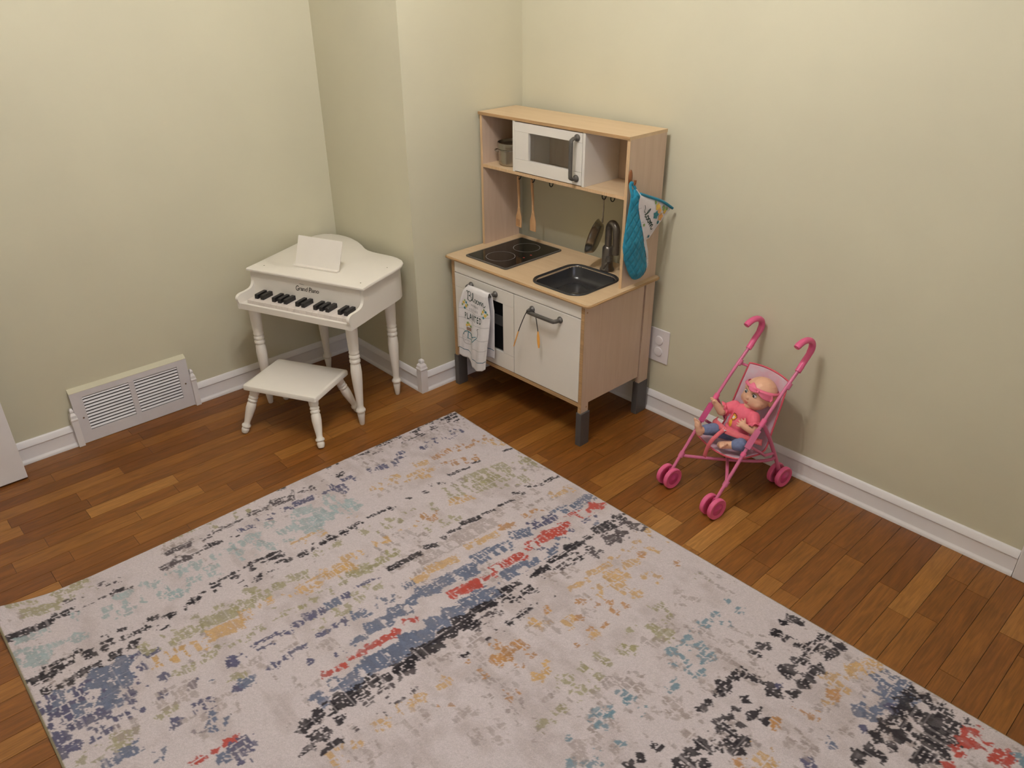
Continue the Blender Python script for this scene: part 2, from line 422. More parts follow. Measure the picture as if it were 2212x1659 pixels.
# ------------------------------------------------------------------ rug
RUGS = "p64,351,145,31,70,50 p631,661,643,512,60,70 p636,519,645,371,60,80 p624,352,622,238,50,60 p413,347,412,290,40,60 p951,436,976,347,45,60 p268,575,303,473,50,40 p106,552,138,404,50,30 k24,145,37,69,25,60 k26,180,52,52,30,55 k78,113,78,38,35,50 k30,254,80,171,35,40 k33,417,36,306,22,50 k64,351,76,223,30,35 k71,442,84,386,15,30 k30,621,33,567,12,50 k29,498,47,446,12,40 k85,654,96,583,20,35 n138,404,153,107,45,30 n152,473,174,409,35,50 n138,568,152,473,25,40 n136,658,144,572,40,40 n141,293,160,250,35,55 n145,232,170,148,35,40 g243,487,303,345,60,60 g216,395,241,328,30,50 a226,301,268,57,40,40 a286,322,340,181,40,50 g274,96,351,39,35,50 g254,570,237,493,40,30 a228,234,234,184,25,60 l214,731,279,645,70,60 k358,657,364,599,8,80 k361,584,377,568,12,60 k355,511,373,491,12,60 k364,460,380,434,12,50 k357,406,379,364,10,60 k354,321,367,242,9,90 k357,217,361,191,9,80 k376,85,382,51,8,90 k361,762,376,746,12,60 k359,727,362,686,10,60 k365,821,368,786,25,60 o440,393,478,221,90,60 o430,300,460,140,80,70 o498,239,545,121,80,60 o437,91,523,31,60,50 o439,572,468,454,60,40 o413,715,439,572,60,35 o530,558,556,440,40,50 o541,835,560,735,35,70 o554,904,547,835,35,50 o540,713,559,685,35,60 g477,418,506,334,35,60 a464,545,501,490,50,50 g490,896,525,809,60,60 g483,712,488,668,30,70 g469,615,492,566,30,35 k603,748,611,637,18,90 k600,611,614,574,20,90 k600,554,608,533,15,70 k594,515,603,474,8,80 k590,463,604,398,18,95 k598,383,606,340,10,80 k600,315,611,259,8,90 k586,230,610,200,12,60 k587,173,616,124,14,60 k609,112,618,53,12,70 g692,723,698,682,30,80 g685,668,703,570,30,85 g686,520,701,411,28,75 a685,387,705,342,25,80 a696,293,709,218,25,50 g673,149,704,59,40,35 s738,749,764,688,45,80 s749,684,771,556,45,85 s750,542,766,413,45,70 s738,387,767,326,40,65 n748,313,764,220,35,65 s754,205,777,120,40,60 s691,759,700,729,25,60 r809,686,825,590,35,95 r823,579,831,528,15,60 r812,534,829,415,32,75 r806,393,815,323,30,35 r814,332,828,245,38,85 r810,247,825,215,30,50 r799,209,814,160,35,30 s840,641,878,561,30,60 s844,522,857,437,20,80 s868,517,878,333,22,60 n846,374,867,260,30,30 k894,584,908,509,15,70 k906,470,914,398,20,70 k905,379,914,310,20,60 k896,306,909,262,25,80 k929,493,937,445,10,60 c932,393,948,305,40,40 k896,595,958,490,25,40 o18,1182,30,980,25,50 o64,1045,54,912,35,45 o44,931,38,847,25,30 p49,1188,61,1128,25,60 c83,1197,89,1122,22,80 c89,1122,94,1062,20,50 c85,1047,94,948,18,55 c82,926,92,854,20,75 c80,848,99,775,35,75 k25,815,34,769,15,70 c67,762,101,698,30,50 c133,1196,149,1151,28,80 c133,1123,141,1083,18,60 k136,1081,145,1048,18,80 k144,1033,156,997,10,50 c142,1231,141,1203,25,70 c116,1193,153,1124,12,40 n132,986,146,942,22,70 n129,918,143,861,25,50 n132,843,149,803,22,70 n135,795,147,733,25,80 n132,703,153,681,20,60 n141,656,190,623,40,50 l181,1246,199,1199,40,70 l177,1194,200,1141,45,70 l243,1159,259,1107,60,50 l242,1256,266,1203,60,55 l273,1262,280,1229,30,70 l243,1194,255,1168,25,60 l192,1105,210,1041,40,40 l185,1037,208,981,50,35 l181,986,200,950,30,70 l233,986,279,937,45,75 l249,1045,248,1001,60,40 l235,914,244,863,50,50 l171,916,181,881,30,50 l176,826,193,765,45,80 l231,852,271,769,60,80 l282,840,299,789,30,80 l225,775,266,723,70,80 l170,708,191,677,30,70 l240,716,284,669,60,60 l239,672,297,647,35,80 l279,906,289,880,20,70 k301,1027,311,942,10,95 k325,980,332,942,12,90 k305,1058,310,1031,12,80 k319,1054,329,1033,12,80 k305,1094,308,1070,10,80 k305,1156,312,1107,16,60 k318,1155,328,1132,12,60 k322,1005,327,985,9,60 k359,972,365,937,25,75 k319,1093,328,1083,10,80 k355,1089,382,1081,40,50 k351,1038,381,1042,25,50 k372,1016,382,991,10,70 k327,1225,340,1205,25,70 k316,1191,332,1174,12,60 k341,1165,347,1151,12,60 k341,1260,346,1243,12,60 k339,1300,350,1277,14,80 k372,1310,381,1298,9,80 k365,907,373,884,25,70 k371,864,376,851,9,70 k355,850,377,811,22,60 k355,802,380,785,25,70 k356,762,376,749,20,60 k359,726,379,713,15,60 k359,701,365,687,9,70 k358,661,364,598,9,80 k361,583,377,571,15,70 g301,906,311,792,12,60 g328,863,334,785,12,60 g323,907,337,891,12,60 g302,745,327,676,12,30 o396,807,403,783,25,70 o394,877,411,836,25,50 o397,1099,413,1075,25,80 o436,1097,453,1033,50,70 o438,1028,454,1005,25,80 o436,984,457,933,35,70 o433,1151,457,1101,45,75 o434,1236,457,1145,45,90 o433,1313,444,1237,45,70 o396,1329,414,1299,25,50 o440,1346,451,1317,25,40 o554,952,567,919,25,60 o549,850,564,785,35,80 o549,779,563,728,25,60 o542,713,561,685,30,70 o390,1264,410,1156,15,35 o492,1095,524,1074,25,50 o545,1095,567,1003,20,50 o553,1152,559,1122,25,50 o546,1244,563,1164,25,55 o555,1294,553,1254,25,50 o554,1333,560,1311,30,40 o558,1012,567,1003,20,80 o643,954,655,910,40,80 o631,903,643,865,50,60 o622,848,644,804,30,60 o555,978,566,966,15,80 o640,1024,661,990,40,50 g488,1243,505,1155,45,92 g483,1148,494,1099,45,60 g493,1295,511,1254,40,60 g489,1359,500,1298,50,60 g489,1365,488,1356,40,60 g478,1091,482,1055,25,50 g491,1045,518,997,30,30 g486,971,529,966,30,50 g481,950,487,916,15,70 g504,945,523,926,25,80 g485,904,512,804,40,75 g471,833,492,766,35,50 g481,709,490,668,25,80 s609,959,614,922,30,90 n609,907,612,891,25,80 n605,886,607,857,12,50 n603,854,610,785,9,80 n603,1027,613,997,28,95 n606,986,625,972,25,40 n604,1062,616,1037,20,50 n602,1111,626,1074,12,70 n600,1176,605,1119,10,75 n619,1178,629,1129,9,70 n605,1210,621,1198,15,60 n610,1252,618,1228,30,80 n592,1292,616,1252,30,50 n684,1035,693,1003,14,90 n684,1109,694,1071,12,80 n687,1134,703,1116,20,60 n690,1173,702,1155,25,60 n745,1094,753,1085,15,80 n757,1021,782,1022,25,50 n683,954,705,943,20,70 s686,927,712,862,35,75 s689,842,710,807,28,60 n684,983,689,972,15,90 s756,925,770,857,45,97 s750,847,772,793,45,80 s740,782,758,762,40,80 s764,963,774,941,20,90 s767,982,777,971,15,70 p643,1159,652,1081,50,40 p654,1227,667,1171,50,50 p714,1083,725,1004,80,30 r809,988,820,971,20,80 r807,962,821,885,20,85 r809,881,824,865,20,80 r803,839,817,806,25,70 r805,1013,810,1003,12,80 r812,1055,819,1026,20,60 r806,1087,813,1069,20,80 s854,994,877,889,50,95 s849,884,866,843,45,90 s849,1021,864,1000,20,60 k921,949,930,913,30,90 k896,949,900,924,9,80 k912,911,924,898,25,80 o78,1580,98,1496,35,85 o32,1622,49,1541,20,50 p65,1629,92,1583,40,50 o41,1492,46,1426,40,75 o38,1427,44,1401,20,70 o72,1491,91,1458,25,70 o36,1523,38,1494,20,50 o87,1429,88,1402,25,50 k144,1639,148,1530,25,85 k134,1526,143,1467,25,75 c93,1482,95,1441,16,60 c149,1445,152,1416,10,60 c138,1408,148,1378,15,60 k139,1371,156,1323,16,70 c87,1389,104,1337,22,60 l165,1628,177,1540,25,60 l154,1529,175,1471,40,50 l212,1634,258,1535,40,65 l241,1636,277,1570,40,80 l287,1634,283,1607,30,40 l241,1508,268,1479,35,70 l171,1373,179,1332,30,80 l167,1305,194,1270,30,60 l205,1427,221,1353,50,35 l242,1394,256,1328,30,40 l232,1322,247,1274,35,50 l240,1255,255,1205,35,60 l269,1256,287,1231,25,70 k303,1596,316,1524,12,70 k321,1603,332,1528,14,80 k323,1632,343,1559,16,80 k340,1634,349,1579,14,60 k302,1517,312,1484,14,60 k322,1501,328,1483,14,80 k342,1501,346,1480,14,80 k384,1612,394,1547,25,75 k384,1536,390,1483,25,80 k304,1452,308,1431,16,70 k318,1454,327,1434,14,70 k339,1461,349,1433,16,70 k379,1457,387,1431,28,85 k378,1408,387,1388,30,85 k339,1415,346,1367,16,75 k304,1406,308,1395,11,80 k317,1338,328,1314,16,70 k342,1359,351,1326,14,70 k341,1301,348,1275,12,70 k372,1328,377,1299,12,60 k325,1224,342,1205,28,50 s419,1519,440,1482,70,90 s488,1512,508,1481,75,95 s423,1463,448,1432,80,90 s474,1466,496,1438,50,85 n517,1456,544,1447,50,50 s423,1610,448,1583,70,70 n446,1580,454,1543,70,60 s502,1578,507,1544,60,75 n439,1544,451,1526,60,50 n492,1537,508,1515,60,50 n539,1579,548,1515,30,80 s530,1515,545,1480,30,80 n598,1575,595,1484,35,60 n569,1566,575,1519,15,60 n416,1641,459,1614,80,40 n481,1637,489,1615,50,50 n483,1603,484,1583,50,50 n512,1609,527,1583,50,60 n542,1608,549,1587,50,50 n542,1639,557,1614,45,80 n591,1638,602,1617,40,80 n590,1609,598,1592,30,80 n416,1401,495,1387,90,50 n534,1418,558,1382,60,35 n588,1411,592,1396,20,90 n561,1477,587,1435,60,30 n608,1345,612,1330,30,60 s612,1300,614,1277,45,50 n609,1251,611,1227,35,80 n693,1269,704,1253,25,80 s690,1253,706,1221,35,70 n685,1361,696,1320,40,50 s740,1357,772,1324,60,50 n687,1422,701,1403,35,70 n751,1421,763,1400,60,50 s749,1478,754,1464,40,50 s690,1545,695,1493,35,80 s688,1576,693,1558,30,70 o639,1540,662,1489,50,70 o648,1578,658,1537,40,60 o637,1606,645,1589,30,60 o657,1267,670,1228,20,80 o549,1362,564,1350,30,60 o649,1440,649,1393,35,35 o397,1382,439,1371,30,70 p624,1525,639,1478,60,60 p602,1425,626,1336,70,50 p734,1409,749,1361,90,40 p722,1321,732,1282,70,50 g475,1382,497,1299,50,60 r820,1352,831,1323,22,85 r822,1380,827,1371,12,80 r818,1418,828,1398,14,70 r818,1433,823,1420,10,70 n844,1352,859,1297,40,70 s850,1379,860,1356,30,80 n883,1348,895,1315,30,70 s874,1078,877,1024,55,85 s843,1136,888,1121,35,80 s846,1093,852,1071,40,80 s859,1001,877,890,60,95 s853,888,897,808,60,95 s856,803,877,746,55,95 s850,744,884,695,45,80 s856,688,894,576,40,85 s848,1018,868,997,25,60 k894,1110,922,1066,50,95 k900,1065,921,1032,45,70 k897,1140,908,1115,40,70 k891,1019,922,996,40,70 k916,947,931,904,30,90 k915,889,928,809,40,95 k903,858,912,797,10,90 k907,797,919,755,40,90 k901,745,922,686,45,90 k897,681,915,613,25,90 k897,897,925,889,40,60 k918,996,926,972,20,90 c945,957,950,915,12,90 c929,684,942,628,10,60 c950,686,959,622,12,60 c952,743,954,706,20,50 c944,994,952,980,20,70 c948,1014,967,1003,30,50 c947,1063,956,1039,20,60 k946,1135,951,1120,25,80 k897,1167,912,1152,40,90 k913,1183,920,1171,20,80 k899,1202,913,1192,40,80 k947,1200,955,1156,30,70 k962,1184,970,1171,15,80 k993,1182,999,1153,16,90 k995,1201,999,1192,16,90 k961,1237,967,1205,20,80 c995,1082,1006,1043,14,60 c1000,1017,1003,985,9,70 c998,961,1001,943,9,70 c998,1115,1002,1093,12,60 k893,571,904,506,18,70 k904,598,913,576,20,60 k942,590,944,543,40,50 k994,616,1004,499,12,40 k997,637,1003,625,15,80 k997,678,1005,664,15,60 g1019,1010,1034,981,40,70 g1021,961,1034,943,30,70 g1022,1080,1031,1044,35,60 g1023,1203,1033,1168,50,50 g1023,1137,1031,1124,25,60 g1024,889,1047,879,40,50 a1084,937,1096,886,30,50 g1062,744,1086,735,35,60 a1059,714,1085,698,40,70 a1063,665,1094,666,30,60 g1022,748,1040,740,30,40 a1018,713,1039,708,25,60 g1164,668,1183,663,30,50 a1021,798,1090,793,15,60 a1156,803,1179,793,25,50 g1167,716,1185,698,25,50 a1176,772,1182,761,15,70 g1044,587,1071,576,40,40 g1037,528,1055,514,40,50 c1003,801,1006,781,8,70 p1047,967,1080,964,40,60 p1048,1066,1093,1063,40,50 p1049,1117,1090,1120,40,50 p1044,1012,1096,997,60,45 p1112,935,1131,873,60,40 p1035,767,1093,764,20,60 p1199,937,1202,912,40,40 p1223,899,1239,868,60,50 k908,470,918,404,18,80 k903,384,919,322,16,70 k903,310,914,245,20,95 k903,233,917,201,14,60 k903,185,916,113,40,90 k898,91,924,55,35,70 c934,95,1000,58,40,70 k931,325,940,248,10,60 c923,187,943,118,15,60 c956,192,977,146,45,85 c953,140,987,120,35,80 c950,259,988,250,45,70 k952,347,964,290,25,40 c931,383,962,372,40,50 k931,487,937,447,10,70 k896,571,901,513,14,80 k894,599,906,580,15,60 k928,570,941,537,25,50 k935,601,955,555,25,60 k935,523,952,485,20,50 k899,683,914,617,25,95 k916,726,929,688,50,85 c930,681,938,630,9,70 c952,688,960,625,12,60 k996,641,1004,572,12,50 k997,529,1006,475,12,50 k997,675,1003,663,12,70 k999,713,1005,702,12,70 k1000,796,1004,781,8,80 s769,114,778,50,45,70 s754,217,775,126,40,60 n745,311,767,220,40,75 s741,387,766,321,40,75 s743,538,768,421,45,75 s769,604,778,559,50,85 s870,525,880,326,20,65 s848,527,856,433,18,80 s864,683,886,575,40,85 s841,306,878,274,30,50 n846,171,854,120,12,60 s875,165,889,126,12,60 n845,238,855,228,10,90 r816,643,832,592,35,90 r827,584,841,534,15,60 r813,536,835,418,30,70 r809,393,830,325,30,40 r806,311,832,251,40,90 r803,241,829,222,25,60 r800,186,832,117,40,50 r803,96,836,70,35,90 r830,58,836,43,9,60 g1021,425,1034,358,16,80 g1018,340,1033,261,20,75 g1020,245,1031,152,20,55 g1021,139,1028,116,16,70 g1062,315,1088,253,50,70 g1067,350,1080,316,40,40 g1122,325,1128,286,50,60 g1161,317,1173,291,25,70 g1061,231,1083,194,30,60 a1063,170,1078,155,25,70 g1057,140,1100,117,25,50 g1010,87,1025,48,35,40 g1064,70,1086,54,30,25 a1163,123,1175,111,20,60 g1068,409,1093,370,50,40 a1065,444,1086,434,20,60 a1110,409,1144,386,35,55 a1161,381,1172,350,25,50 a1157,410,1175,397,25,60 a1033,529,1050,511,30,60 g1060,543,1116,508,60,40 a1109,491,1120,480,20,90 g1030,593,1055,573,35,50 a1155,496,1166,485,15,80 g1178,513,1185,488,25,70 a1180,464,1180,446,12,60 g1125,220,1177,213,40,40 a1051,671,1095,668,20,60 a1019,715,1044,705,20,60 a1060,716,1089,702,35,70 a1057,752,1090,739,25,70 a1107,667,1127,662,18,60 g1155,669,1183,656,40,40 a1174,562,1184,541,12,60 a1116,716,1128,703,12,70 p1042,556,1117,554,25,50 p1113,463,1134,440,35,50 p1053,627,1092,598,60,35 p1045,413,1086,396,40,50 p960,437,972,382,50,50 o1234,322,1252,285,60,60 o1267,324,1290,305,40,50 o1285,383,1327,355,50,75 o1266,379,1278,360,25,70 p1283,424,1323,388,40,60 o1226,421,1245,395,40,50 o1234,126,1243,110,20,60 o1266,126,1275,117,20,50 o1251,487,1301,456,40,30 o1223,549,1269,544,20,50 o1224,602,1247,598,30,50 p1296,323,1323,283,50,50 t1349,407,1363,387,25,85 t1351,366,1361,350,20,70 t1353,333,1361,324,15,80 t1353,307,1363,285,20,70 t1353,266,1367,239,30,60 t1355,216,1365,204,18,70 t1393,224,1405,205,25,60 t1392,151,1405,144,20,70 t1353,146,1359,139,15,70 t1387,410,1391,390,30,50 t1384,434,1390,423,15,80 t1387,361,1405,320,35,40 t1419,366,1441,332,30,50 t1421,427,1444,387,40,50 t1421,502,1430,463,30,50 t1348,605,1376,570,40,50 t1368,603,1377,593,15,80 t1346,682,1371,641,30,60 t1367,669,1376,655,20,90 t1345,697,1358,688,20,70 t1367,701,1391,689,20,70 t1414,600,1425,570,15,60 t1435,704,1442,692,15,70 t1420,765,1438,751,40,50 t1388,820,1400,807,25,70 t1416,798,1425,789,20,70 t1348,778,1346,768,12,70 k1496,404,1522,385,35,85 k1505,428,1517,411,22,90 k1511,347,1519,308,40,60 k1504,367,1517,351,12,80 k1506,468,1515,456,15,90 k1503,495,1515,480,14,80 k1498,221,1519,200,25,90 k1496,150,1519,143,25,85 k1498,107,1504,94,15,90 k1495,264,1515,242,18,60 k1542,319,1569,311,20,70 k1587,326,1610,307,45,80 k1561,395,1571,382,22,90 k1582,399,1604,385,25,60 k1594,428,1607,400,20,80 k1561,468,1570,453,20,85 k1564,501,1572,479,35,90 k1559,567,1573,509,25,75 k1557,580,1566,568,20,80 k1555,609,1566,589,25,85 k1553,628,1565,614,20,85 k1553,653,1562,639,25,90 k1615,499,1634,483,25,90 k1617,535,1632,511,30,85 k1596,498,1601,488,20,80 k1593,531,1604,511,16,70 k1577,570,1587,563,18,80 k1595,551,1603,546,14,70 k1574,631,1586,618,15,70 k1593,610,1600,595,20,80 k1487,699,1496,689,20,90 k1486,649,1511,643,14,70 k1485,733,1491,719,20,80 k1628,415,1637,405,20,80 k1595,463,1599,455,15,70 k1563,433,1573,423,12,80 o1220,680,1245,644,40,55 o1280,682,1291,620,40,60 o1225,598,1285,592,20,65 p1302,649,1325,638,40,60 o1277,746,1287,717,25,60 o1280,803,1309,776,50,60 p1286,827,1308,812,40,60 o1225,550,1281,539,18,55 o1252,487,1297,468,40,35 p1448,547,1478,519,70,60 p1351,552,1368,529,50,50 p1396,573,1422,521,60,40 p1458,469,1474,411,80,40 p1371,373,1394,315,60,40 p1457,346,1476,272,60,50 p1391,685,1404,667,40,60 p1377,798,1402,772,70,70 p1384,740,1401,705,60,40 p1432,740,1457,706,60,50 p1431,642,1524,539,90,25 p1231,213,1299,200,25,50 p1263,251,1322,238,25,60 p1221,744,1256,721,60,40 p1372,447,1389,398,60,40 p1408,220,1480,224,50,35 g1157,670,1183,663,35,60 g1173,710,1183,695,20,80 g1645,514,1653,493,40,50 g1666,524,1699,485,60,60 a1645,551,1652,544,20,70 a1646,400,1657,388,25,70 k1498,77,1525,66,25,85 k1497,105,1505,96,15,80 k1531,77,1540,68,15,80 k1496,150,1519,143,25,85 k1531,147,1556,138,25,70 k1562,151,1573,140,18,70 k1587,77,1615,64,25,70 k1585,151,1607,90,35,60 k1633,79,1651,60,25,90 k1633,134,1646,87,25,75 k1586,205,1608,165,30,70 k1579,248,1605,216,30,85 k1600,257,1606,246,18,80 k1632,198,1647,167,30,85 k1631,230,1643,212,30,95 k1630,256,1644,241,25,80 k1632,298,1639,276,20,80 k1634,322,1641,313,18,80 n1596,299,1605,290,15,90 s1754,134,1786,71,80,50 s1789,136,1819,76,90,70 s1755,230,1778,215,35,80 s1789,226,1800,214,25,80 s1788,200,1799,183,25,80 s1792,167,1809,144,35,80 n1815,170,1825,155,30,80 s1753,203,1776,169,30,40 s1798,93,1827,77,60,60 n1794,266,1801,258,18,90 s1760,341,1775,329,20,60 n1749,441,1760,425,25,80 s1763,363,1774,352,20,50 k1815,225,1835,214,40,90 k1823,138,1837,119,45,95 k1827,167,1837,157,30,90 k1825,103,1838,70,35,80 k1852,131,1867,129,45,80 k1895,140,1918,120,65,95 k1897,169,1930,156,50,80 k1932,136,1952,124,60,75 k1856,80,1867,68,25,90 k1873,90,1882,80,20,80 k1893,74,1918,65,30,70 k1898,101,1953,92,15,85 k1820,269,1834,254,35,95 k1854,228,1870,211,35,95 k1857,264,1866,255,28,90 k1828,193,1836,186,28,90 k1851,183,1868,182,30,70 k1875,192,1885,178,28,80 k1893,222,1920,184,40,75 k1912,231,1921,217,25,90 k1911,248,1924,230,25,90 k1942,194,1949,187,35,90 k1942,169,1950,157,25,80 k1821,306,1835,303,30,80 k1845,302,1863,303,25,80 k1809,343,1831,328,30,80 k1932,226,1951,218,30,70 k1821,356,1833,355,25,80 k1906,278,1919,260,30,60 k1951,72,1959,64,18,80 k1842,170,1853,163,25,80 k1873,155,1883,135,40,70 r1954,100,1978,97,35,80 r1963,138,1974,122,35,85 r1983,126,1993,115,25,80 r1983,105,1992,95,20,70 r1960,171,1974,148,25,80 r1965,178,1974,169,15,70 r2017,127,2037,89,50,55 r2047,104,2056,90,30,80 r2019,133,2037,118,20,80 r2046,129,2054,120,20,80 r1962,227,1974,209,20,80 r1961,71,1980,68,12,60 g1693,128,1721,99,50,70 g1679,194,1715,171,60,60 a1693,228,1714,216,35,80 g1649,190,1661,183,30,70 g1718,86,1739,48,40,60 a1646,400,1659,391,30,70 g1694,495,1707,489,25,60 a1699,322,1711,295,25,50 a1669,331,1678,316,25,60 g1702,262,1710,249,20,50 t2065,96,2075,82,40,70 p1662,401,1747,376,40,40 p1681,425,1758,411,50,35 p1749,309,1768,302,40,40"
def make_rug():
    rs = np.random.RandomState(5)
    step = 0.0034
    nx, ny = int((RX1-RX0)/step), int((RY1-RY0)/step)
    X, Y = np.meshgrid(np.linspace(0, 1, nx+1), np.linspace(0, 1, ny+1))
    X = RX0+X*(RX1-RX0); Y = RY0+Y*(RY1-RY0)
    def vnoise(fx, fy, seed, sh=0.0):
        """smooth value noise with cells fx by fy metres"""
        r_ = np.random.RandomState(seed)
        gx, gy = (X-RX0+sh)/fx, (Y-RY0+sh)/fy
        ix, iy = gx.astype(int), gy.astype(int)
        Tt = r_.rand(iy.max()+3, ix.max()+3)
        u, v = gx-ix, gy-iy
        u = u*u*(3-2*u); v = v*v*(3-2*v)
        return (Tt[iy, ix]*(1-u)+Tt[iy, ix+1]*u)*(1-v)+(Tt[iy+1, ix]*(1-u)+Tt[iy+1, ix+1]*u)*v
    def eq(a): # equalise to a flat histogram
        s = np.argsort(np.argsort(a.ravel())); return (s/s.max()).reshape(a.shape)
    C = {k: np.array(srgb(*v)) for k, v in dict(k=(36, 32, 38), c=(78, 71, 74), n=(84, 84, 110), s=(98, 106, 128), l=(150, 166, 170), o=(148, 142, 108), g=(190, 154, 104), a=(172, 128, 84), r=(172, 72, 62), t=(98, 130, 146), p=(154, 141, 137)).items()}
    base = np.array(srgb(200, 190, 193))
    warp = (vnoise(0.012, 0.012, 1)-0.5)*0.007+(vnoise(0.0045, 0.0045, 2)-0.5)*0.005
    warp2 = (vnoise(0.012, 0.012, 3)-0.5)*0.009+(vnoise(0.0045, 0.0045, 4)-0.5)*0.006
    blot = eq(0.55*vnoise(0.020, 0.0085, 7)+0.35*vnoise(0.011, 0.016, 8)+0.25*vnoise(0.0055, 0.0055, 9))
    blot2 = eq(0.6*vnoise(0.026, 0.011, 17)+0.3*vnoise(0.009, 0.02, 18)+0.25*vnoise(0.0055, 0.0055, 19))
    # woven dashes: irregular rows across the rug, each broken into short jagged lengths
    def cells(seed, row_lo, row_hi, len_lo, len_hi, wx, wy):
        r_ = np.random.RandomState(seed); Xw = X+wx; Yw = Y+wy
        rows = [RX0-0.03]
        while rows[-1] < RX1+0.03: rows.append(rows[-1]+r_.uniform(row_lo, row_hi))
        rows = np.array(rows); ri = np.clip(np.searchsorted(rows, Xw)-1, 0, len(rows)-2)
        dx_ = np.minimum(Xw-rows[ri], rows[ri+1]-Xw)
        val = np.zeros_like(X); dy_ = np.ones_like(X)
        for k in range(len(rows)-1):
            m_ = ri == k
            if not m_.any(): continue
            br = [RY0-0.03-r_.uniform(0, 0.03)]
            while br[-1] < RY1+0.03: br.append(br[-1]+r_.uniform(len_lo, len_hi))
            br = np.array(br); yy = Yw[m_]; bi = np.clip(np.searchsorted(br, yy)-1, 0, len(br)-2)
            val[m_] = r_.rand(len(br))[bi]; dy_[m_] = np.minimum(yy-br[bi], br[bi+1]-yy)
        return val, np.minimum(dx_, dy_*1.0)
    j1 = (vnoise(0.009, 0.009, 71)-.5)*0.006+(vnoise(0.0045, 0.0045, 72)-.5)*0.003
    j2 = (vnoise(0.009, 0.009, 73)-.5)*0.008+(vnoise(0.0045, 0.0045, 74)-.5)*0.004
    cvA, cdA = cells(81, 0.011, 0.018, 0.012, 0.034, j1, j2)     # dashes along the rug
    cvB, cdB = cells(82, 0.020, 0.038, 0.009, 0.020, j1, j2)     # ticks across it
    R = np.repeat(base[None, None, :], ny+1, 0); R = np.repeat(R, nx+1, 1)
    # soft greige clouding and scattered short taupe dashes over the whole field
    cloud = vnoise(0.10, 0.06, 21)*0.6+vnoise(0.03, 0.02, 22)*0.4
    k_ = np.clip((cloud-0.5)*2.2, 0, 0.7)[..., None]*0.55
    R = R*(1-k_)+C['p']*k_
    zone = vnoise(0.16, 0.12, 31)
    dash = (0.6*cvB+0.4*blot2 < np.clip((zone-0.34+0.10*np.clip((X-1.05)/0.4, 0, 1))*1.0, 0, 0.46)) & (cdB > 0.0016) & (vnoise(0.03, 0.03, 33) > 0.36)
    al = (0.35+0.5*vnoise(0.02, 0.02, 34))[..., None]*dash[..., None]
    R = R*(1-al)+C['p']*0.85*al
    XX, YY = X+warp, Y+warp2
    for it in RUGS.split():
        c = it[0]; v = list(map(int, it[1:].split(',')))
        ax, ay, bx, by = (v[0]+200)/1000, -(v[1]+560)/1000, (v[2]+200)/1000, -(v[3]+560)/1000
        wd, dens = v[4]/1000*0.92, v[5]/100
        if ay > by: ax, ay, bx, by = bx, by, ax, ay
        pad = wd+0.02
        i0 = max(int((min(ax, bx)-pad-RX0)/step), 0); i1 = min(int((max(ax, bx)+pad-RX0)/step)+1, nx+1)
        j0 = max(int((min(ay, by)-pad-RY0)/step), 0); j1 = min(int((max(ay, by)+pad-RY0)/step)+1, ny+1)
        if i1 <= i0 or j1 <= j0: continue
        sl = (slice(j0, j1), slice(i0, i1))
        dx, dy = bx-ax, by-ay; L_ = max(math.hypot(dx, dy), 1e-4); tx, ty = dx/L_, dy/L_
        s = (XX[sl]-ax)*tx+(YY[sl]-ay)*ty; t = np.abs(-(XX[sl]-ax)*ty+(YY[sl]-ay)*tx)
        ex = np.clip(np.minimum(np.minimum(s+0.004, L_+0.004-s)/0.008, (wd/2+0.002-t)/0.005), -1, 1)
        wide = c in 'srgapoln' and wd > 0.017
        cv, cdist = (cvB[sl], cdB[sl]) if wide else (cvA[sl], cdA[sl])
        mix_ = 0.80*cv+0.20*blot[sl]
        gap = 0.0017 if dens < 0.65 else (0.0010 if dens < 0.8 else 0.0004)
        th = 0.04+0.94*dens+0.10*np.minimum(ex, 0.4)
        if dens > 0.93: inside = (ex > 0) & (mix_ < 0.93) & ((cdist > 0.0008) | (blot[sl] > 0.35))
        else: inside = (ex > 0) & (mix_ < th) & (cdist > gap)
        soft = {'p': 0.62, 'o': 0.8, 'l': 0.82, 'g': 0.86, 'a': 0.9, 't': 0.85}.get(c, 0.96)
        tone = 0.85+0.3*vv[sl] if (vv := make_rug.__dict__.setdefault('tone', vnoise(0.03, 0.012, 41))) is not None else 1
        a = (inside*soft*np.clip(0.84+0.3*vv[sl], 0, 1))[..., None]
        R[sl] = R[sl]*(1-a)+(C[c]*tone[..., None])*a
    # worn pale threads crossing the pattern both ways
    lx = np.zeros(nx+1); ly = np.zeros(ny+1)
    xs = RX0
    while xs < RX1:
        xs += rs.uniform(0.018, 0.06); i = int((xs-RX0)/step)
        if i < nx: lx[i:i+rs.choice((1, 1, 2))] = rs.uniform(0.3, 0.85)
    ys = RY0
    while ys < RY1:
        ys += rs.uniform(0.02, 0.075); j = int((ys-RY0)/step)
        if j < ny: ly[j:j+rs.choice((1, 1, 2))] = rs.uniform(0.3, 0.85)
    brk = (vnoise(0.05, 0.05, 51) > 0.45)*1.0
    brk2 = (vnoise(0.05, 0.05, 52) > 0.45)*1.0
    th = np.maximum(lx[None, :]*brk*0.5, ly[:, None]*brk2)[..., None]*0.5
    R = R*(1-th)+base*1.02*th
    # pile mottling
    R *= (0.93+0.14*rs.rand(ny+1, nx+1))[..., None]
    # bound edge in faded olive
    ed = np.minimum(np.minimum(X-RX0, RX1-X), np.minimum(Y-RY0, RY1-Y))
    R[ed < 0.006] = np.array(srgb(150, 140, 112))
    R = np.clip(R, 0, 1)
    Z = 0.0075+0.0006*vnoise(0.012, 0.012, 61)-0.004*np.clip(1-ed/0.006, 0, 1)
    # the corner nearest the open door curls up a little, edges wander
    cd_ = np.hypot((X-RX0), (Y-RY0))
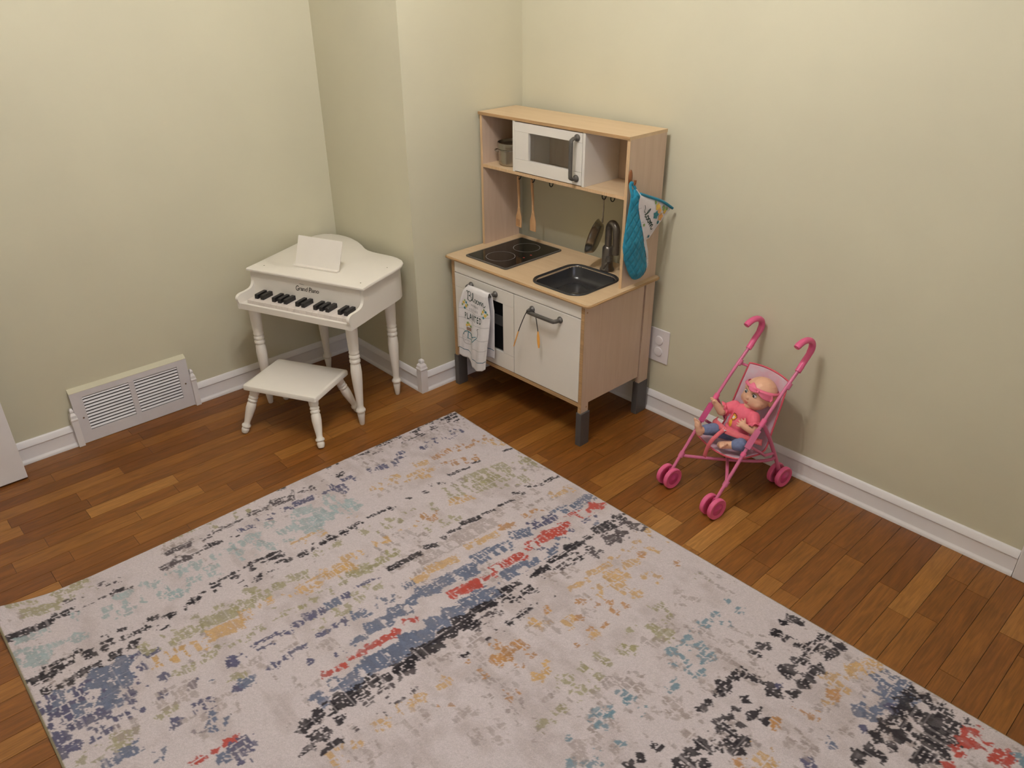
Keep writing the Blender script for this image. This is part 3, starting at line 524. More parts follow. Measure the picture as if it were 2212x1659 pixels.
    Z = Z+0.030*np.clip(1-cd_/0.16, 0, 1)**1.6
    Xo = X-0.012*np.clip(1-cd_/0.25, 0, 1)+0.005*np.sin((Y-RY0)*4.5)*np.clip(1-(X-RX0)/0.3, 0, 1)
    Yo = Y+0.012*np.clip(1-(X-RX0)/0.35, 0, 1)*np.clip((Y+1.2)/0.6, 0, 1)
    co = np.stack([Xo, Yo, Z], -1).reshape(-1, 3)
    idx = np.arange((nx+1)*(ny+1)).reshape(ny+1, nx+1)
    q = np.stack([idx[:-1, :-1], idx[:-1, 1:], idx[1:, 1:], idx[1:, :-1]], -1).reshape(-1, 4)
    # skirt down to the floor round the edge
    ring = np.concatenate([idx[0, :], idx[1:, -1], idx[-1, -2::-1], idx[-2:0:-1, 0]])
    low = co[ring].copy(); low[:, 2] -= 0.0062; low[:, 2] = np.maximum(low[:, 2], 0.0006)
    nb = len(co); rr = np.arange(len(ring)); r1 = np.roll(rr, -1)
    sk = np.stack([ring[rr], nb+rr, nb+r1, ring[r1]], -1)
    co = np.concatenate([co, low]); q = np.concatenate([q, sk])
    me = bpy.data.meshes.new('rug')
    me.vertices.add(len(co)); me.vertices.foreach_set('co', co.ravel().astype(np.float32))
    me.loops.add(q.size); me.loops.foreach_set('vertex_index', q.ravel().astype(np.int32))
    me.polygons.add(len(q)); me.polygons.foreach_set('loop_start', (np.arange(len(q))*4).astype(np.int32))
    me.polygons.foreach_set('use_smooth', np.ones(len(q), bool))
    me.update(calc_edges=True)
    colr = np.ones((len(co), 4), np.float32); colr[:nb, :3] = R.reshape(-1, 3); colr[nb:, :3] = srgb(120, 108, 84)
    ca = me.color_attributes.new('weave', 'FLOAT_COLOR', 'POINT'); ca.data.foreach_set('color', colr.ravel())
    m = bpy.data.materials.new('rug_pile'); m.use_nodes = True
    nt = m.node_tree; b = nt.nodes['Principled BSDF']
    at = nt.nodes.new('ShaderNodeAttribute'); at.attribute_name = 'weave'
    tc = nt.nodes.new('ShaderNodeTexCoord')
    n = nt.nodes.new('ShaderNodeTexNoise'); n.inputs['Scale'].default_value = 480; n.inputs['Detail'].default_value = 2
    nt.links.new(tc.outputs['Object'], n.inputs['Vector'])
    mr = nt.nodes.new('ShaderNodeMapRange'); mr.inputs[1].default_value = 0.3; mr.inputs[2].default_value = 0.7; mr.inputs[3].default_value = 0.86; mr.inputs[4].default_value = 1.1
    nt.links.new(n.outputs['Fac'], mr.inputs[0])
    vm = nt.nodes.new('ShaderNodeVectorMath'); vm.operation = 'SCALE'
    nt.links.new(at.outputs['Color'], vm.inputs[0]); nt.links.new(mr.outputs[0], vm.inputs['Scale'])
    nt.links.new(vm.outputs[0], b.inputs['Base Color'])
    b.inputs['Roughness'].default_value = 0.9; b.inputs['Specular IOR Level'].default_value = 0.15
    b.inputs['Sheen Weight'].default_value = 0.15
    bp = nt.nodes.new('ShaderNodeBump'); bp.inputs['Strength'].default_value = 0.5; bp.inputs['Distance'].default_value = 0.002
    nt.links.new(n.outputs['Fac'], bp.inputs['Height']); nt.links.new(bp.outputs[0], b.inputs['Normal'])
    me.materials.append(m)
    o = link(bpy.data.objects.new('area_rug', me))
    tag(o, 'large cream area rug with abstract dashes of blue, red, olive and black', 'rug')
make_rug()

# ------------------------------------------------------------------ ceiling lamp (three bare bulbs, the room's light)
M_BULB = mat('lit_bulb', (1, 1, 1), rough=0.3, emit=(BULB_COLOR, BULB_POWER), var=0.0)
M_BRASS = mat('brushed_nickel', srgb(170, 164, 152), rough=0.35, metal=1.0, var=0.05, scale=30)
lamp = thing('ceiling_lamp', 'brushed nickel ceiling lamp with three lit bulbs', 'lamp', LAMP)
obj('canopy', lathe(B(), [(0, 0), (0.075, 0), (0.072, -0.012), (0.03, -0.03), (0.018, -0.05), (0.018, -0.075), (0.0, -0.08)], 24), M_BRASS, lamp, smooth=40)
for k in range(3):
    a = math.radians(20+120*k); c, s = math.cos(a), math.sin(a)
    obj('arm', tube(B(), smoothpts([(0.01*c, 0.01*s, -0.06), (0.07*c, 0.07*s, -0.062), (0.125*c, 0.125*s, -0.05), (0.15*c, 0.15*s, -0.075)], 4), 0.007, 8), M_BRASS, lamp, smooth=60)
    ba = obj('bulb', lathe(B(), [(0, -0.148), (0.016, -0.145), (0.027, -0.134), (0.030, -0.120), (0.027, -0.106), (0.017, -0.090), (0.014, -0.080), (0.014, -0.070), (0, -0.070)], 16, Matrix.Translation((0.15*c, 0.15*s, 0))), M_BULB, lamp, smooth=60)

# ------------------------------------------------------------------ floor vent
M_VENT = mat('vent_paint', srgb(212, 208, 210), rough=0.42, var=0.03, scale=20)
M_VOID = mat('duct_dark', srgb(38, 34, 34), rough=0.8, var=0.2, scale=10)
VX = -LX
vent = thing('floor_vent', 'white louvred return-air vent set in the left baseboard', 'vent', (VX, -1.522, 0))
def vbox(bm, d0, y0, z0, d1, y1, z1): return box(bm, d0, y0+1.522, z0, d1, y1+1.522, z1)
f = B(); F0, F1 = 0.008, 0.017
for a in ((-1.734, 0.002, -1.698, 0.209), (-1.350, 0.002, -1.313, 0.209), (-1.534, 0.002, -1.515, 0.209), (-1.698, 0.002, -1.534, 0.048), (-1.698, 0.187, -1.534, 0.209), (-1.515, 0.002, -1.350, 0.048), (-1.515, 0.187, -1.350, 0.209)):
    vbox(f, F0, a[0], a[1], F1, a[2], a[3])
bmesh.ops.remove_doubles(f, verts=f.verts, dist=1e-5)
obj('face_frame', f, M_VENT, vent)
obj('duct_back', vbox(B(), 0.001, -1.732, 0.004, 0.003, -1.315, 0.207), M_VOID, vent)
M_LIP = M_WALL
lip = B(); prism(lip, [(0.0, 0.209), (0.017, 0.209), (0.017, 0.2105), (0.0, 0.224)], -1.737+1.522, -1.310+1.522, 'y')
obj('top_lip', lip, M_WALL, vent)
for s_, e_ in ((-1.737, -1.734), (-1.313, -1.310)):
    obj('end_cap', vbox(B(), 0.0, s_, 0.0, 0.017, e_, 0.209), M_VENT, vent)
lou = None
for y0, y1 in ((-1.698, -1.534), (-1.515, -1.350)):
    for k in range(11):
        z = 0.0545+0.01262*k
        if lou is None:
            bm = B(); box(bm, -0.0042, -0.0822, -0.0006, 0.0042, 0.0822, 0.0006)
            lo = obj('slat', bm, M_VENT, vent); lou = lo.data
        else: lo = link(bpy.data.objects.new('slat', lou), vent)
        lo.location = (0.0128, (y0+y1)/2+1.522, z); lo.rotation_euler = (0, math.radians(48), 0)
for yy in (-1.712, -1.331):
    obj('screw', lathe(B(), [(0, 0.0172), (0.0035, 0.0172), (0.003, 0.0185), (0, 0.019)], 10, Matrix.Translation((0, yy+1.522, 0.105)) @ Matrix.Rotation(PI/2, 4, 'Y')), M_STEEL, vent, smooth=40)

# ------------------------------------------------------------------ wall outlet
M_OUT = mat('outlet_plastic', srgb(228, 222, 222), rough=0.3, var=0.01, scale=20)
out = thing('wall_outlet', 'white double wall outlet with round safety covers behind the kitchen leg', 'outlet', (0.756, 0, 0.282))
obj('plate', box(B(), -0.044, -0.006, -0.068, 0.044, 0, 0.068), M_OUT, out, bevel=0.003, bseg=3)
for z in (0.022, -0.024):
    obj('safety_cover', lathe(B(), [(0, 0.0105), (0.012, 0.0105), (0.0175, 0.0095), (0.0185, 0.006), (0.0185, 0.005), (0, 0.005)], 24, Matrix.Translation((0, 0, z)) @ Matrix.Rotation(PI/2, 4, 'X')), M_OUT, out, smooth=50)

# ------------------------------------------------------------------ play kitchen
KX, KY, KTH = 0.0276, -0.0410, 0.02081
kit = thing('play_kitchen', 'birch plywood toy kitchen with white doors and overhead shelf', 'toy kitchen', (KX, KY, 0), KTH)
def kpart(name, bm, m, parent=None, **k): return obj(name, bm, m, parent or kit, **k)
ZT = 0.5646
# worktop with a cut-out for the sink
SX0, SX1, SY0, SY1 = 0.408, 0.650, -0.372, -0.112
bm = B()
outl = rrect(-0.017, -0.396, 0.721, 0.0, 0.014, 4)
hole = rrect(SX0+0.012, SY0+0.012, SX1-0.012, SY1-0.012, 0.045, 6)
def ringed(bm, outer, inner, z0, z1):
    import mathutils
    for z, flip in ((z1, False), (z0, True)):
        vo = [bm.verts.new((a, b, z)) for a, b in outer]; vi = [bm.verts.new((a, b, z)) for a, b in inner]
        es = [bm.edges.new((v[i], v[(i+1) % len(v)])) for v in (vo, vi) for i in range(len(v))]
        bmesh.ops.triangle_fill(bm, use_beauty=True, use_dissolve=False, edges=es)
        if z == z1: top = (vo, vi)
        else: bot = (vo, vi)
    for a, b in zip(top, bot):
        n = len(a)
        for i in range(n): bm.faces.new((a[i], a[(i+1) % n], b[(i+1) % n], b[i]))
    return bm
kpart('worktop', ringed(bm, outl, hole, ZT-0.012, ZT), M_BIRCH_H)
edge = B(); tube(edge, [(a, b, ZT-0.006) for a, b in rrect(-0.0172, -0.3962, 0.7212, 0.0002, 0.014, 4)], 0.0046, 6, True)
kpart('worktop_edge', edge, M_PLY, smooth=60)
# side panels, front legs cut from the same sheet
side = [(-0.385, 0.130), (-0.385, ZT-0.012), (-0.058, ZT-0.012), (-0.058, 0.166), (-0.346, 0.171), (-0.346, 0.130)]
for x0, x1 in ((0.008, 0.022), (0.684, 0.698)):
    sp = kpart('side_panel', prism(B(), side, x0, x1, 'x'), M_BIRCH_V)
    e = B()
    box(e, x0-0.0003, -0.3856, 0.130, x1+0.0003, -0.3848, ZT-0.012)
    kpart('ply_edge', e, M_PLY, sp)
    kpart('back_post', boxb(x0-(0.004 if x0 < 0.3 else -0.001), -0.053, 0.130, x1+(0.004 if x0 > 0.3 else -0.001), -0.001, ZT-0.012), M_BIRCH_V)
    for ya, yb in ((-0.3885, -0.341), (-0.058, 0.003)):
        b2 = B(); xa, xb = x0-0.006, x1+0.006
        prism(b2, [(xa, ya), (xb, ya), (xb, yb), (xa, yb)], 0.0, 0.137)
        kpart('leg_sleeve', b2, M_LEG, bevel=0.002)
kpart('screw', lathe(B(), [(0, 0), (0.0032, 0), (0.0025, 0.001), (0, 0.001)], 10, Matrix.Translation((0.698, -0.371, 0.527)) @ Matrix.Rotation(PI/2, 4, 'Y')), M_PLY)
kpart('screw', lathe(B(), [(0, 0), (0.0032, 0), (0.0025, 0.001), (0, 0.001)], 10, Matrix.Translation((0.698, -0.356, 0.155)) @ Matrix.Rotation(PI/2, 4, 'Y')), M_PLY)
bp_ = kpart('bottom_panel', boxb(0.022, -0.381, 0.160, 0.684, -0.03, 0.175), M_BIRCH_H)
kpart('ply_edge', boxb(0.022, -0.3845, 0.160, 0.684, -0.381, 0.175), M_PLY, bp_)
kpart('back_panel', boxb(0.022, -0.034, 0.175, 0.684, -0.028, ZT-0.012), M_BIRCH_V)
kpart('divider', boxb(0.351, -0.365, 0.175, 0.361, -0.034, ZT-0.012), M_BIRCH_V)
kpart('top_rail', boxb(0.024, -0.384, 0.504, 0.682, -0.370, ZT-0.0125), M_KWHITE, bevel=0.0008)
def pull_handle(parent, at, horiz=True):
    """bowed bar on two round feet; at = centre on the door face"""
    h = 0.068; so = 0.031
    P = [(-h, 0, 0), (-h, -so*0.55, 0), (-h+0.004, -so*0.86, 0), (-h+0.016, -so, 0), (h-0.016, -so, 0), (h-0.004, -so*0.86, 0), (h, -so*0.55, 0), (h, 0, 0)]
    if not horiz: P = [(0, y_, x_) for x_, y_, z_ in P]
    P = [Vector(at)+Vector(q) for q in P]
    bm = B()
    tube(bm, smoothpts(P, 3), 0.0072, 12, flat=(1.1, 0.8) if horiz else (0.8, 1.1))
    hd = kpart('handle', bm, M_KGREY, parent, smooth=60)
    for s in (-h, h):
        c = Vector(at)+(Vector((s, 0, 0)) if horiz else Vector((0, 0, s)))
        kpart('handle_foot', lathe(B(), [(0, 0), (0.0125, 0), (0.0125, 0.003), (0.010, 0.006), (0.0075, 0.010), (0, 0.010)], 18, Matrix.Translation(c) @ Matrix.Rotation(PI/2, 4, 'X')), M_KGREY, parent, smooth=50)
    return hd
# oven door: two stiles, two rails, window
od = link(bpy.data.objects.new('oven_door', None), kit)
DZ0, DZ1 = 0.178, 0.5005
for nm, a in (('rail', (0.0245, 0.446, 0.3545, DZ1)), ('rail', (0.0245, DZ0, 0.3545, 0.243))):
    kpart(nm, boxb(a[0], -0.385, a[1], a[2], -0.370, a[3]), M_KWHITE, od, bevel=0.0007)
for a in ((0.0245, 0.082), (0.297, 0.3545)):
    kpart('stile', boxb(a[0], -0.385, 0.2436, a[1], -0.370, 0.4454), M_KWHITE, od, bevel=0.0007)
kpart('window_pane', boxb(0.080, -0.377, 0.241, 0.299, -0.375, 0.448), mat('smoked_pane', srgb(30, 30, 32), rough=0.06, spec=0.6, alpha=0.30, var=0.02, scale=5), od)
pull_handle(od, (0.190, -0.385, 0.474))
ov = kpart('oven_lining', boxb(0.028, -0.366, 0.178, 0.350, -0.360, 0.500), M_BLACK)
kpart('oven_shelf', boxb(0.080, -0.370, 0.343, 0.299, -0.3655, 0.383), mat('oven_shelf_grey', srgb(150, 146, 142), rough=0.5, var=0.1, scale=20))
dr = kpart('cupboard_door', boxb(0.3575, -0.385, DZ0, 0.682, -0.370, DZ1), M_KWHITE, bevel=0.0009)
pull_handle(dr, (0.520, -0.385, 0.4715))
# cooktop
ck = kpart('cooktop', prism(B(), rrect(0.050, -0.352, 0.280, -0.040, 0.012, 4), ZT, ZT+0.0055), M_KGREY, bevel=0.0015)
kpart('cooktop_glass', prism(B(), rrect(0.0575, -0.3445, 0.2725, -0.0475, 0.008, 4), ZT+0.0050, ZT+0.0062), M_GLASSB, ck)
for cx, cy, rr_ in ((0.1645, -0.268, 0.056), (0.163, -0.124, 0.053)):
    bm = B(); n = 56
    for k in range(n):
        a0, a1 = 2*PI*k/n, 2*PI*(k+1)/n
        bm.faces.new([bm.verts.new((cx+q*math.cos(t), cy+q*math.sin(t), ZT+0.0064)) for q, t in ((rr_-.0009, a0), (rr_+.0009, a0), (rr_+.0009, a1), (rr_-.0009, a1))])
    kpart('burner_ring', bm, M_RING, ck)
for cx, cy in ((0.240, -0.217), (0.239, -0.177)):
    kpart('indicator_light', lathe(B(), [(0, ZT+0.0062), (0.0042, ZT+0.0062), (0.0038, ZT+0.0067), (0, ZT+0.0068)], 14, Matrix.Translation((cx, cy, 0))), M_REDDOT, ck)
# sink: bowl with rolled rim
bm = B(); prev = None
cx0, cy0 = (SX0+SX1)/2, (SY0+SY1)/2
rows = [(1.0, 1.0, ZT+0.0005, 0.055), (0.995, 0.995, ZT+0.004, 0.055), (0.975, 0.975, ZT+0.0062, 0.052), (0.945, 0.945, ZT+0.0056, 0.050), (0.915, 0.915, ZT+0.002, 0.048), (0.90, 0.90, ZT-0.006, 0.046), (0.86, 0.86, ZT-0.036, 0.044), (0.80, 0.80, ZT-0.047, 0.040), (0.70, 0.70, ZT-0.052, 0.035), (0.15, 0.15, ZT-0.054, 0.010)]
hx, hy = (SX1-SX0)/2, (SY1-SY0)/2
for sx, sy, z, rr_ in rows:
    ring = [bm.verts.new((a, b, z)) for a, b in rrect(cx0-hx*sx, cy0-hy*sy, cx0+hx*sx, cy0+hy*sy, rr_, 8)]
    if prev:
        n = len(ring)
        for k in range(n): bm.faces.new((prev[k], prev[(k+1) % n], ring[(k+1) % n], ring[k]))
    prev = ring
bm.faces.new(prev)
sk = kpart('sink', bm, M_KDARK, smooth=60)
kpart('drain', lathe(B(), [(0, ZT-0.0515), (0.014, ZT-0.0515), (0.016, ZT-0.0535), (0.016, ZT-0.056), (0, ZT-0.056)], 20, Matrix.Translation((cx0, cy0, 0))), M_GUN, sk, smooth=50)
# faucet
fa = link(bpy.data.objects.new('faucet', None), kit)
FX, FY = 0.540, -0.082
kpart('faucet_body', lathe(B(), [(0, ZT), (0.027, ZT), (0.027, ZT+0.005), (0.023, ZT+0.012), (0.0215, ZT+0.016), (0.0205, ZT+0.084), (0.0185, ZT+0.089), (0.0150, ZT+0.092), (0, ZT+0.092)], 24, Matrix.Translation((FX, FY, 0))), M_GUN, fa, smooth=40)
arc = [(FX, FY, ZT+0.088), (FX, FY, ZT+0.150)]
for k in range(1, 9):
    t = PI*k/8; arc.append((FX+0.0225*(1-math.cos(t)), FY-0.006*(1-math.cos(t)), ZT+0.150+0.030*math.sin(t)))
arc += [(FX+0.045, FY-0.012, ZT+0.10)]
kpart('spout', tube(B(), smoothpts(arc, 2), [0.0130]*(len(arc)*2-1), 14), M_GUN, fa, smooth=60)
kpart('spout_tip', lathe(B(), [(0, 0), (0.0135, 0), (0.0135, 0.030), (0.012, 0.034), (0, 0.034)], 16, Matrix.Translation((FX+0.045, FY-0.012, ZT+0.072))), M_GUN, fa, smooth=40)
kpart('tap_lever', tube(B(), [(FX+0.012, FY-0.010, ZT+0.048), (FX+0.022, FY-0.022, ZT+0.050), (FX+0.030, FY-0.030, ZT+0.052), (FX+0.040, FY-0.040, ZT+0.046)], [0.010, 0.012, 0.011, 0.006], 12), M_GUN, fa, smooth=60)
kpart('tap_lever', tube(B(), [(FX+0.030, FY-0.028, ZT+0.050), (FX+0.022, FY-0.040, ZT+0.034), (FX+0.018, FY-0.044, ZT+0.020)], [0.007, 0.006, 0.004], 10), M_GUN, fa, smooth=60)
# overhead shelf unit
HD = -0.197
for x0, x1 in ((-0.014, -0.003), (0.688, 0.6995)):
    sp = kpart('shelf_side', boxb(x0, HD, ZT, x1, -0.002, 1.066), M_BIRCH_V)
    kpart('ply_edge', boxb(x0-0.0002, HD-0.0006, ZT, x1+0.0002, HD, 1.066), mat('ply_edge_pale', srgb(206, 172, 132), rough=0.6, stretch=(60, 1, 1), var=0.15, scale=6), sp)
tb = kpart('top_board', boxb(-0.021, HD-0.003, 1.066, 0.699, 0.001, 1.0768), M_BIRCH_H)
kpart('ply_edge', boxb(-0.0212, HD-0.0036, 1.0662, 0.6992, HD-0.003, 1.0766), M_PLY, tb)
sb = kpart('shelf', boxb(-0.003, HD+0.001, 0.8735, 0.688, -0.006, 0.8845), M_BIRCH_H)
kpart('ply_edge', boxb(-0.003, HD+0.0004, 0.8735, 0.688, HD+0.001, 0.8845), MATS['ply_edge_pale'], sb)
kpart('shelf_back', boxb(-0.003, -0.010, 0.8845, 0.688, -0.005, 1.066), M_BIRCH_V)
# toy microwave
mw = link(bpy.data.objects.new('microwave', None), kit)
MX0, MX1, MZ0, MZ1 = 0.163, 0.512, 0.8845, 1.0655
for x0, x1 in ((MX0, MX0+0.011), (MX1-0.011, MX1)):
    kpart('microwave_side', boxb(x0, HD-0.001, MZ0, x1, -0.011, MZ1), M_KWHITE, mw, bevel=0.0006)
md = kpart('microwave_door', (lambda b_: [box(b_, *q) for q in ((MX0+.0125, HD-.0015, MZ0+.0035, MX1-.0125, HD+.012, 0.9325), (MX0+.0125, HD-.0015, 1.0310, MX1-.0125, HD+.012, MZ1-.003), (MX0+.0125, HD-.0012, 0.9332, 0.243, HD+.012, 1.0303), (0.445, HD-.0012, 0.9332, MX1-.0125, HD+.012, 1.0303))] and b_)(B()), M_KWHITE, mw)
kpart('window_pane', boxb(0.240, HD+0.005, 0.931, 0.447, HD+0.0065, 1.032), M_GLASS, md)
pull_handle(md, (0.4765, HD-0.0015, 0.9775), horiz=False)
# row of hooks under the shelf
HY = -0.100
HOOKS = [0.101, 0.175, 0.271, 0.527, 0.566]
for hxx in HOOKS:
    P = [(hxx, HY, 0.8735), (hxx, HY, 0.866), (hxx+0.004, HY, 0.858), (hxx+0.006, HY, 0.848), (hxx+0.006, HY, 0.838), (hxx+0.002, HY-0.001, 0.829), (hxx-0.005, HY-0.001, 0.827), (hxx-0.010, HY-0.001, 0.832), (hxx-0.0105, HY-0.001, 0.840)]
    kpart('hook', tube(B(), smoothpts(P, 3), 0.0019, 8), M_HOOK, smooth=60)

def kt(name, label, cat, at=(0, 0, 0), group=None):
    c, s = math.cos(KTH), math.sin(KTH)
    return thing(name, label, cat, (KX+at[0]*c-at[1]*s, KY+at[0]*s+at[1]*c, at[2]), KTH, group)
# wooden spatulas hanging on the first two hooks
def spatula(x0, twist, label, slotted):
    o = kt('spatula', label, 'spatula', (x0, HY, 0.8275), 'wooden spatulas on the hooks')
    hbm = B()
    tube(hbm, [(-.004, -.001, 0.010), (-.004, -.001, 0.004), (-.003, -.001, -0.02), (0, 0, -0.06), (0.001, 0, -0.118)], [0.005, 0.0062, 0.0065, 0.006, 0.005], 10, flat=(0.55, 1.0))
    obj('handle', hbm, M_SPAT, o, smooth=60)
    bm = B()
    ol = [(-0.005, -0.112), (-0.008, -0.130), (-0.0155, -0.150), (-0.017, -0.192), (0.017, -0.192), (0.0165, -0.150), (0.009, -0.130), (0.006, -0.112)]
    prism(bm, ol, -0.0022, 0.0022, 'y')
    bl = obj('blade', bm, M_SPAT, o, bevel=0.0008)
    if slotted:
        for k in (-1, 0, 1):
            obj('slot', boxb(k*0.008-0.0014, -0.0026, -0.186, k*0.008+0.0014, -0.0021, -0.160), mat('slot_shadow', srgb(150, 108, 70), rough=0.8, var=0.1, scale=30), o)
    o.rotation_euler = (0, math.radians(twist), KTH+math.radians(-8))
    return o
spatula(HOOKS[0]-0.004, 1.0, 'pale wooden slotted spatula hanging from the leftmost hook', True)
spatula(HOOKS[1]-0.004, -1.0, 'wooden spatula with solid blade hanging from the second hook', False)
# steel frying pan hanging from the fourth hook
pan = kt('frying_pan', 'small steel frying pan hanging from a hook above the sink', 'pan', (HOOKS[3]-0.003, HY, 0.828))
obj('handle', tube(B(), [(0, 0, 0.004), (0.001, 0, -0.03), (-0.002, 0, -0.085)], [0.0022, 0.0026, 0.003], 8), M_STEEL, pan, smooth=60)
loopb = tube(B(), [(0.004*math.cos(2*PI*k/12), 0, 0.004+0.004*math.sin(2*PI*k/12)) for k in range(12)], 0.0012, 6, True)
obj('hanging_loop', loopb, M_STEEL, pan, smooth=60)
rotp = Matrix.Translation((-0.012, -0.006, -0.146)) @ Matrix.Rotation(math.radians(22), 4, 'Z') @ Matrix.Rotation(math.radians(-76), 4, 'Y')
obj('dish', lathe(B(), [(0, 0), (0.050, 0), (0.054, 0.002), (0.065, 0.024), (0.067, 0.0245), (0.0645, 0.0225), (0.0525, 0.0035), (0.049, 0.0018), (0, 0.0018)], 40, rotp), M_STEEL, pan, smooth=40)
# steel pot on the shelf
pot = kt('toy_pot', 'small steel toy pot on the shelf left of the microwave', 'pot', (0.083, -0.118, 0.8846))
obj('pot_body', lathe(B(), [(0, 0), (0.050, 0), (0.054, 0.004), (0.056, 0.055), (0.060, 0.0575), (0.0605, 0.060), (0.0585, 0.0605), (0.0545, 0.056), (0.0525, 0.006), (0, 0.004)], 36), M_STEEL, pot, smooth=40)
obj('rim_band', lathe(B(), [(0.0565, 0.066), (0.061, 0.066), (0.0615, 0.072), (0.061, 0.084), (0.0575, 0.085), (0.056, 0.075)], 36), M_STEEL, pot, smooth=40)
obj('strainer_insert', lathe(B(), [(0.057, 0.0605), (0.0585, 0.0615), (0.0585, 0.066), (0.0565, 0.066), (0.0545, 0.062)], 36), M_STEEL, pot, smooth=40)
for s in (-1, 1):
    a = math.radians(20 if s > 0 else 200); d = Vector((math.cos(a), math.sin(a), 0)); t_ = Vector((-d.y, d.x, 0))
    obj('side_handle', tube(B(), smoothpts([d*0.056+t_*0.016+Vector((0, 0, .046)), d*0.070+t_*0.014+Vector((0, 0, .049)), d*0.074+Vector((0, 0, .050)), d*0.070-t_*0.014+Vector((0, 0, .049)), d*0.056-t_*0.016+Vector((0, 0, .046))], 4), 0.0026, 8), M_STEEL, pot, smooth=60)

# ------------------------------------------------------------------ dish towel on the oven handle
M_TOWEL = mat('towel_cotton', srgb(226, 222, 222), rough=0.85, spec=0.2, var=0.05, scale=30, bump=0.35, bscale=900, sheen=0.2)
M_TLINE = mat('towel_stripe_grey', srgb(178, 176, 178), rough=0.85, var=0.1, scale=60)
M_TBLUE = mat('towel_stripe_blue', srgb(58, 104, 122), rough=0.85, var=0.1, scale=60)
M_TGREEN = mat('print_dark_green', srgb(46, 66, 58), rough=0.85, var=0.1, scale=60)
M_TGREY = mat('print_grey', srgb(150, 148, 148), rough=0.85, var=0.1, scale=60)
M_TEALP = mat('print_teal', srgb(58, 128, 138), rough=0.85, var=0.15, scale=80)
M_YEL = mat('print_yellow', srgb(224, 190, 90), rough=0.85, var=0.2, scale=90)
M_LEAF = mat('print_leaf', srgb(132, 160, 96), rough=0.85, var=0.2, scale=90)
M_BASK = mat('print_basket', srgb(150, 118, 98), rough=0.85, var=0.2, scale=200)
tow = kt('dish_towel', 'white printed dish towel draped over the oven door handle', 'towel')
def towel_front(u, v):
    xl = interp(v, [0, .06, .25, 1], [.134, .122, .100, .089]); xr = interp(v, [0, .3, .6, 1], [.262, .274, .268, .252])
    xx = xl+(xr-xl)*u
    zb = interp(u, [0, .3, .42, .5, .7, .88, 1], [.183, .180, .168, .152, .150, .158, .174])
    zt_ = interp(u, [0, .15, .5, 1], [.478, .4868, .4866, .4850])
    z = zt_+(zb-zt_)*v
    f_ = min(1, v/0.35)
    pleat = 0.010/(1+math.exp(-(u-.47+0.10*(1-v))*34))*min(1, max(0, (v-.25)/.4))
    y = -0.4235-0.0065*min(1, v/0.04)-0.0045*f_*math.sin(u*9.0+1.2)*0.6-pleat-0.002*math.sin(u*23+v*4)*f_-0.005*max(0, 0.25-u)*f_
    return Vector((xx, y, z))
def towel_back(u, v):   # v=0 at the bar, 1 at the hem
    xx = interp(v, [0, 1], [.134, .175])+u*(interp(v, [0, .25, 1], [.262, .276, .272])-interp(v, [0, 1], [.134, .175]))
    z = .4855-v*(.4855-.208-0.006*u); y = -.4075-.0015*math.sin(u*14)*min(1, v*5)
    if v < 0.03: y = -.4115
    return Vector((xx, y, z))
bm = B(); NU, NV = 40, 60
V1 = [[bm.verts.new(towel_front(i/NU, j/NV)) for i in range(NU+1)] for j in range(NV+1)]
V0 = [[bm.verts.new(Vector((towel_front(i/NU, 0).x, -.4175, towel_front(i/NU, 0).z+.0018))) for i in range(NU+1)]]
V2 = [[bm.verts.new(towel_back(i/NU, j/40)) for i in range(NU+1)] for j in range(41)]
rows_ = V2[::-1]+V0+V1
for a, b in zip(rows_, rows_[1:]):
    for i in range(NU): bm.faces.new((a[i], a[i+1], b[i+1], b[i]))
obj('cloth', bm, M_TOWEL, tow, smooth=180, solid=0.0016, soff=0.0)
def uv_of(x_, z_):
    """front-sheet coordinates of a point given by its place on the door plane"""
    v = (0.485-z_)/(0.485-0.168)
    for _ in range(6):
        a, b = towel_front(0, v), towel_front(1, v); u = min(1, max(0, (x_-a.x)/(b.x-a.x)))
        p_ = towel_front(u, v); v += (p_.z-z_)/0.32
    return u, v
def on_towel(x_, z_, lift=0.0016):
    p_ = towel_front(*uv_of(x_, z_)); return Vector((p_.x, p_.y-lift, p_.z))
def print_strip(name, pts, wd, m, closed=False):
    """flat printed line following the cloth"""
    pts = [Vector((a, 0, b)) for a, b in pts]
    P = smoothpts(pts, 5, closed) if len(pts) > 2 else [pts[0].lerp(pts[1], k/10) for k in range(11)]
    bm = B(); prev = None; n = len(P)
    seq = list(range(n))+([0] if closed else [])
    for i in seq:
        a = P[i-1] if (i > 0 or closed) else P[i]; b = P[(i+1) % n] if (i < n-1 or closed) else P[i]
        t = (b-a).normalized(); q = Vector((-t.z, 0, t.x))*wd/2
        c = [bm.verts.new(on_towel(P[i].x+q.x, P[i].z+q.z)), bm.verts.new(on_towel(P[i].x-q.x, P[i].z-q.z))]
        if prev: bm.faces.new((prev[0], c[0], c[1], prev[1]))
        prev = c
    return obj(name, bm, m, tow)
def print_text(name, body, x_, z_, size, m, spacing=1.0, sx=1.0, offset=0.0):
    me = text_mesh(body, size, spacing=spacing, offset=offset)
    bm = B(); bm.from_mesh(me)
    bmesh.ops.subdivide_edges(bm, edges=[e for e in bm.edges if e.calc_length() > 0.004], cuts=2)
    for v in bm.verts: v.co = on_towel(x_+v.co.x*sx, z_+v.co.y)
    obj(name, bm, m, tow); bpy.data.meshes.remove(me)
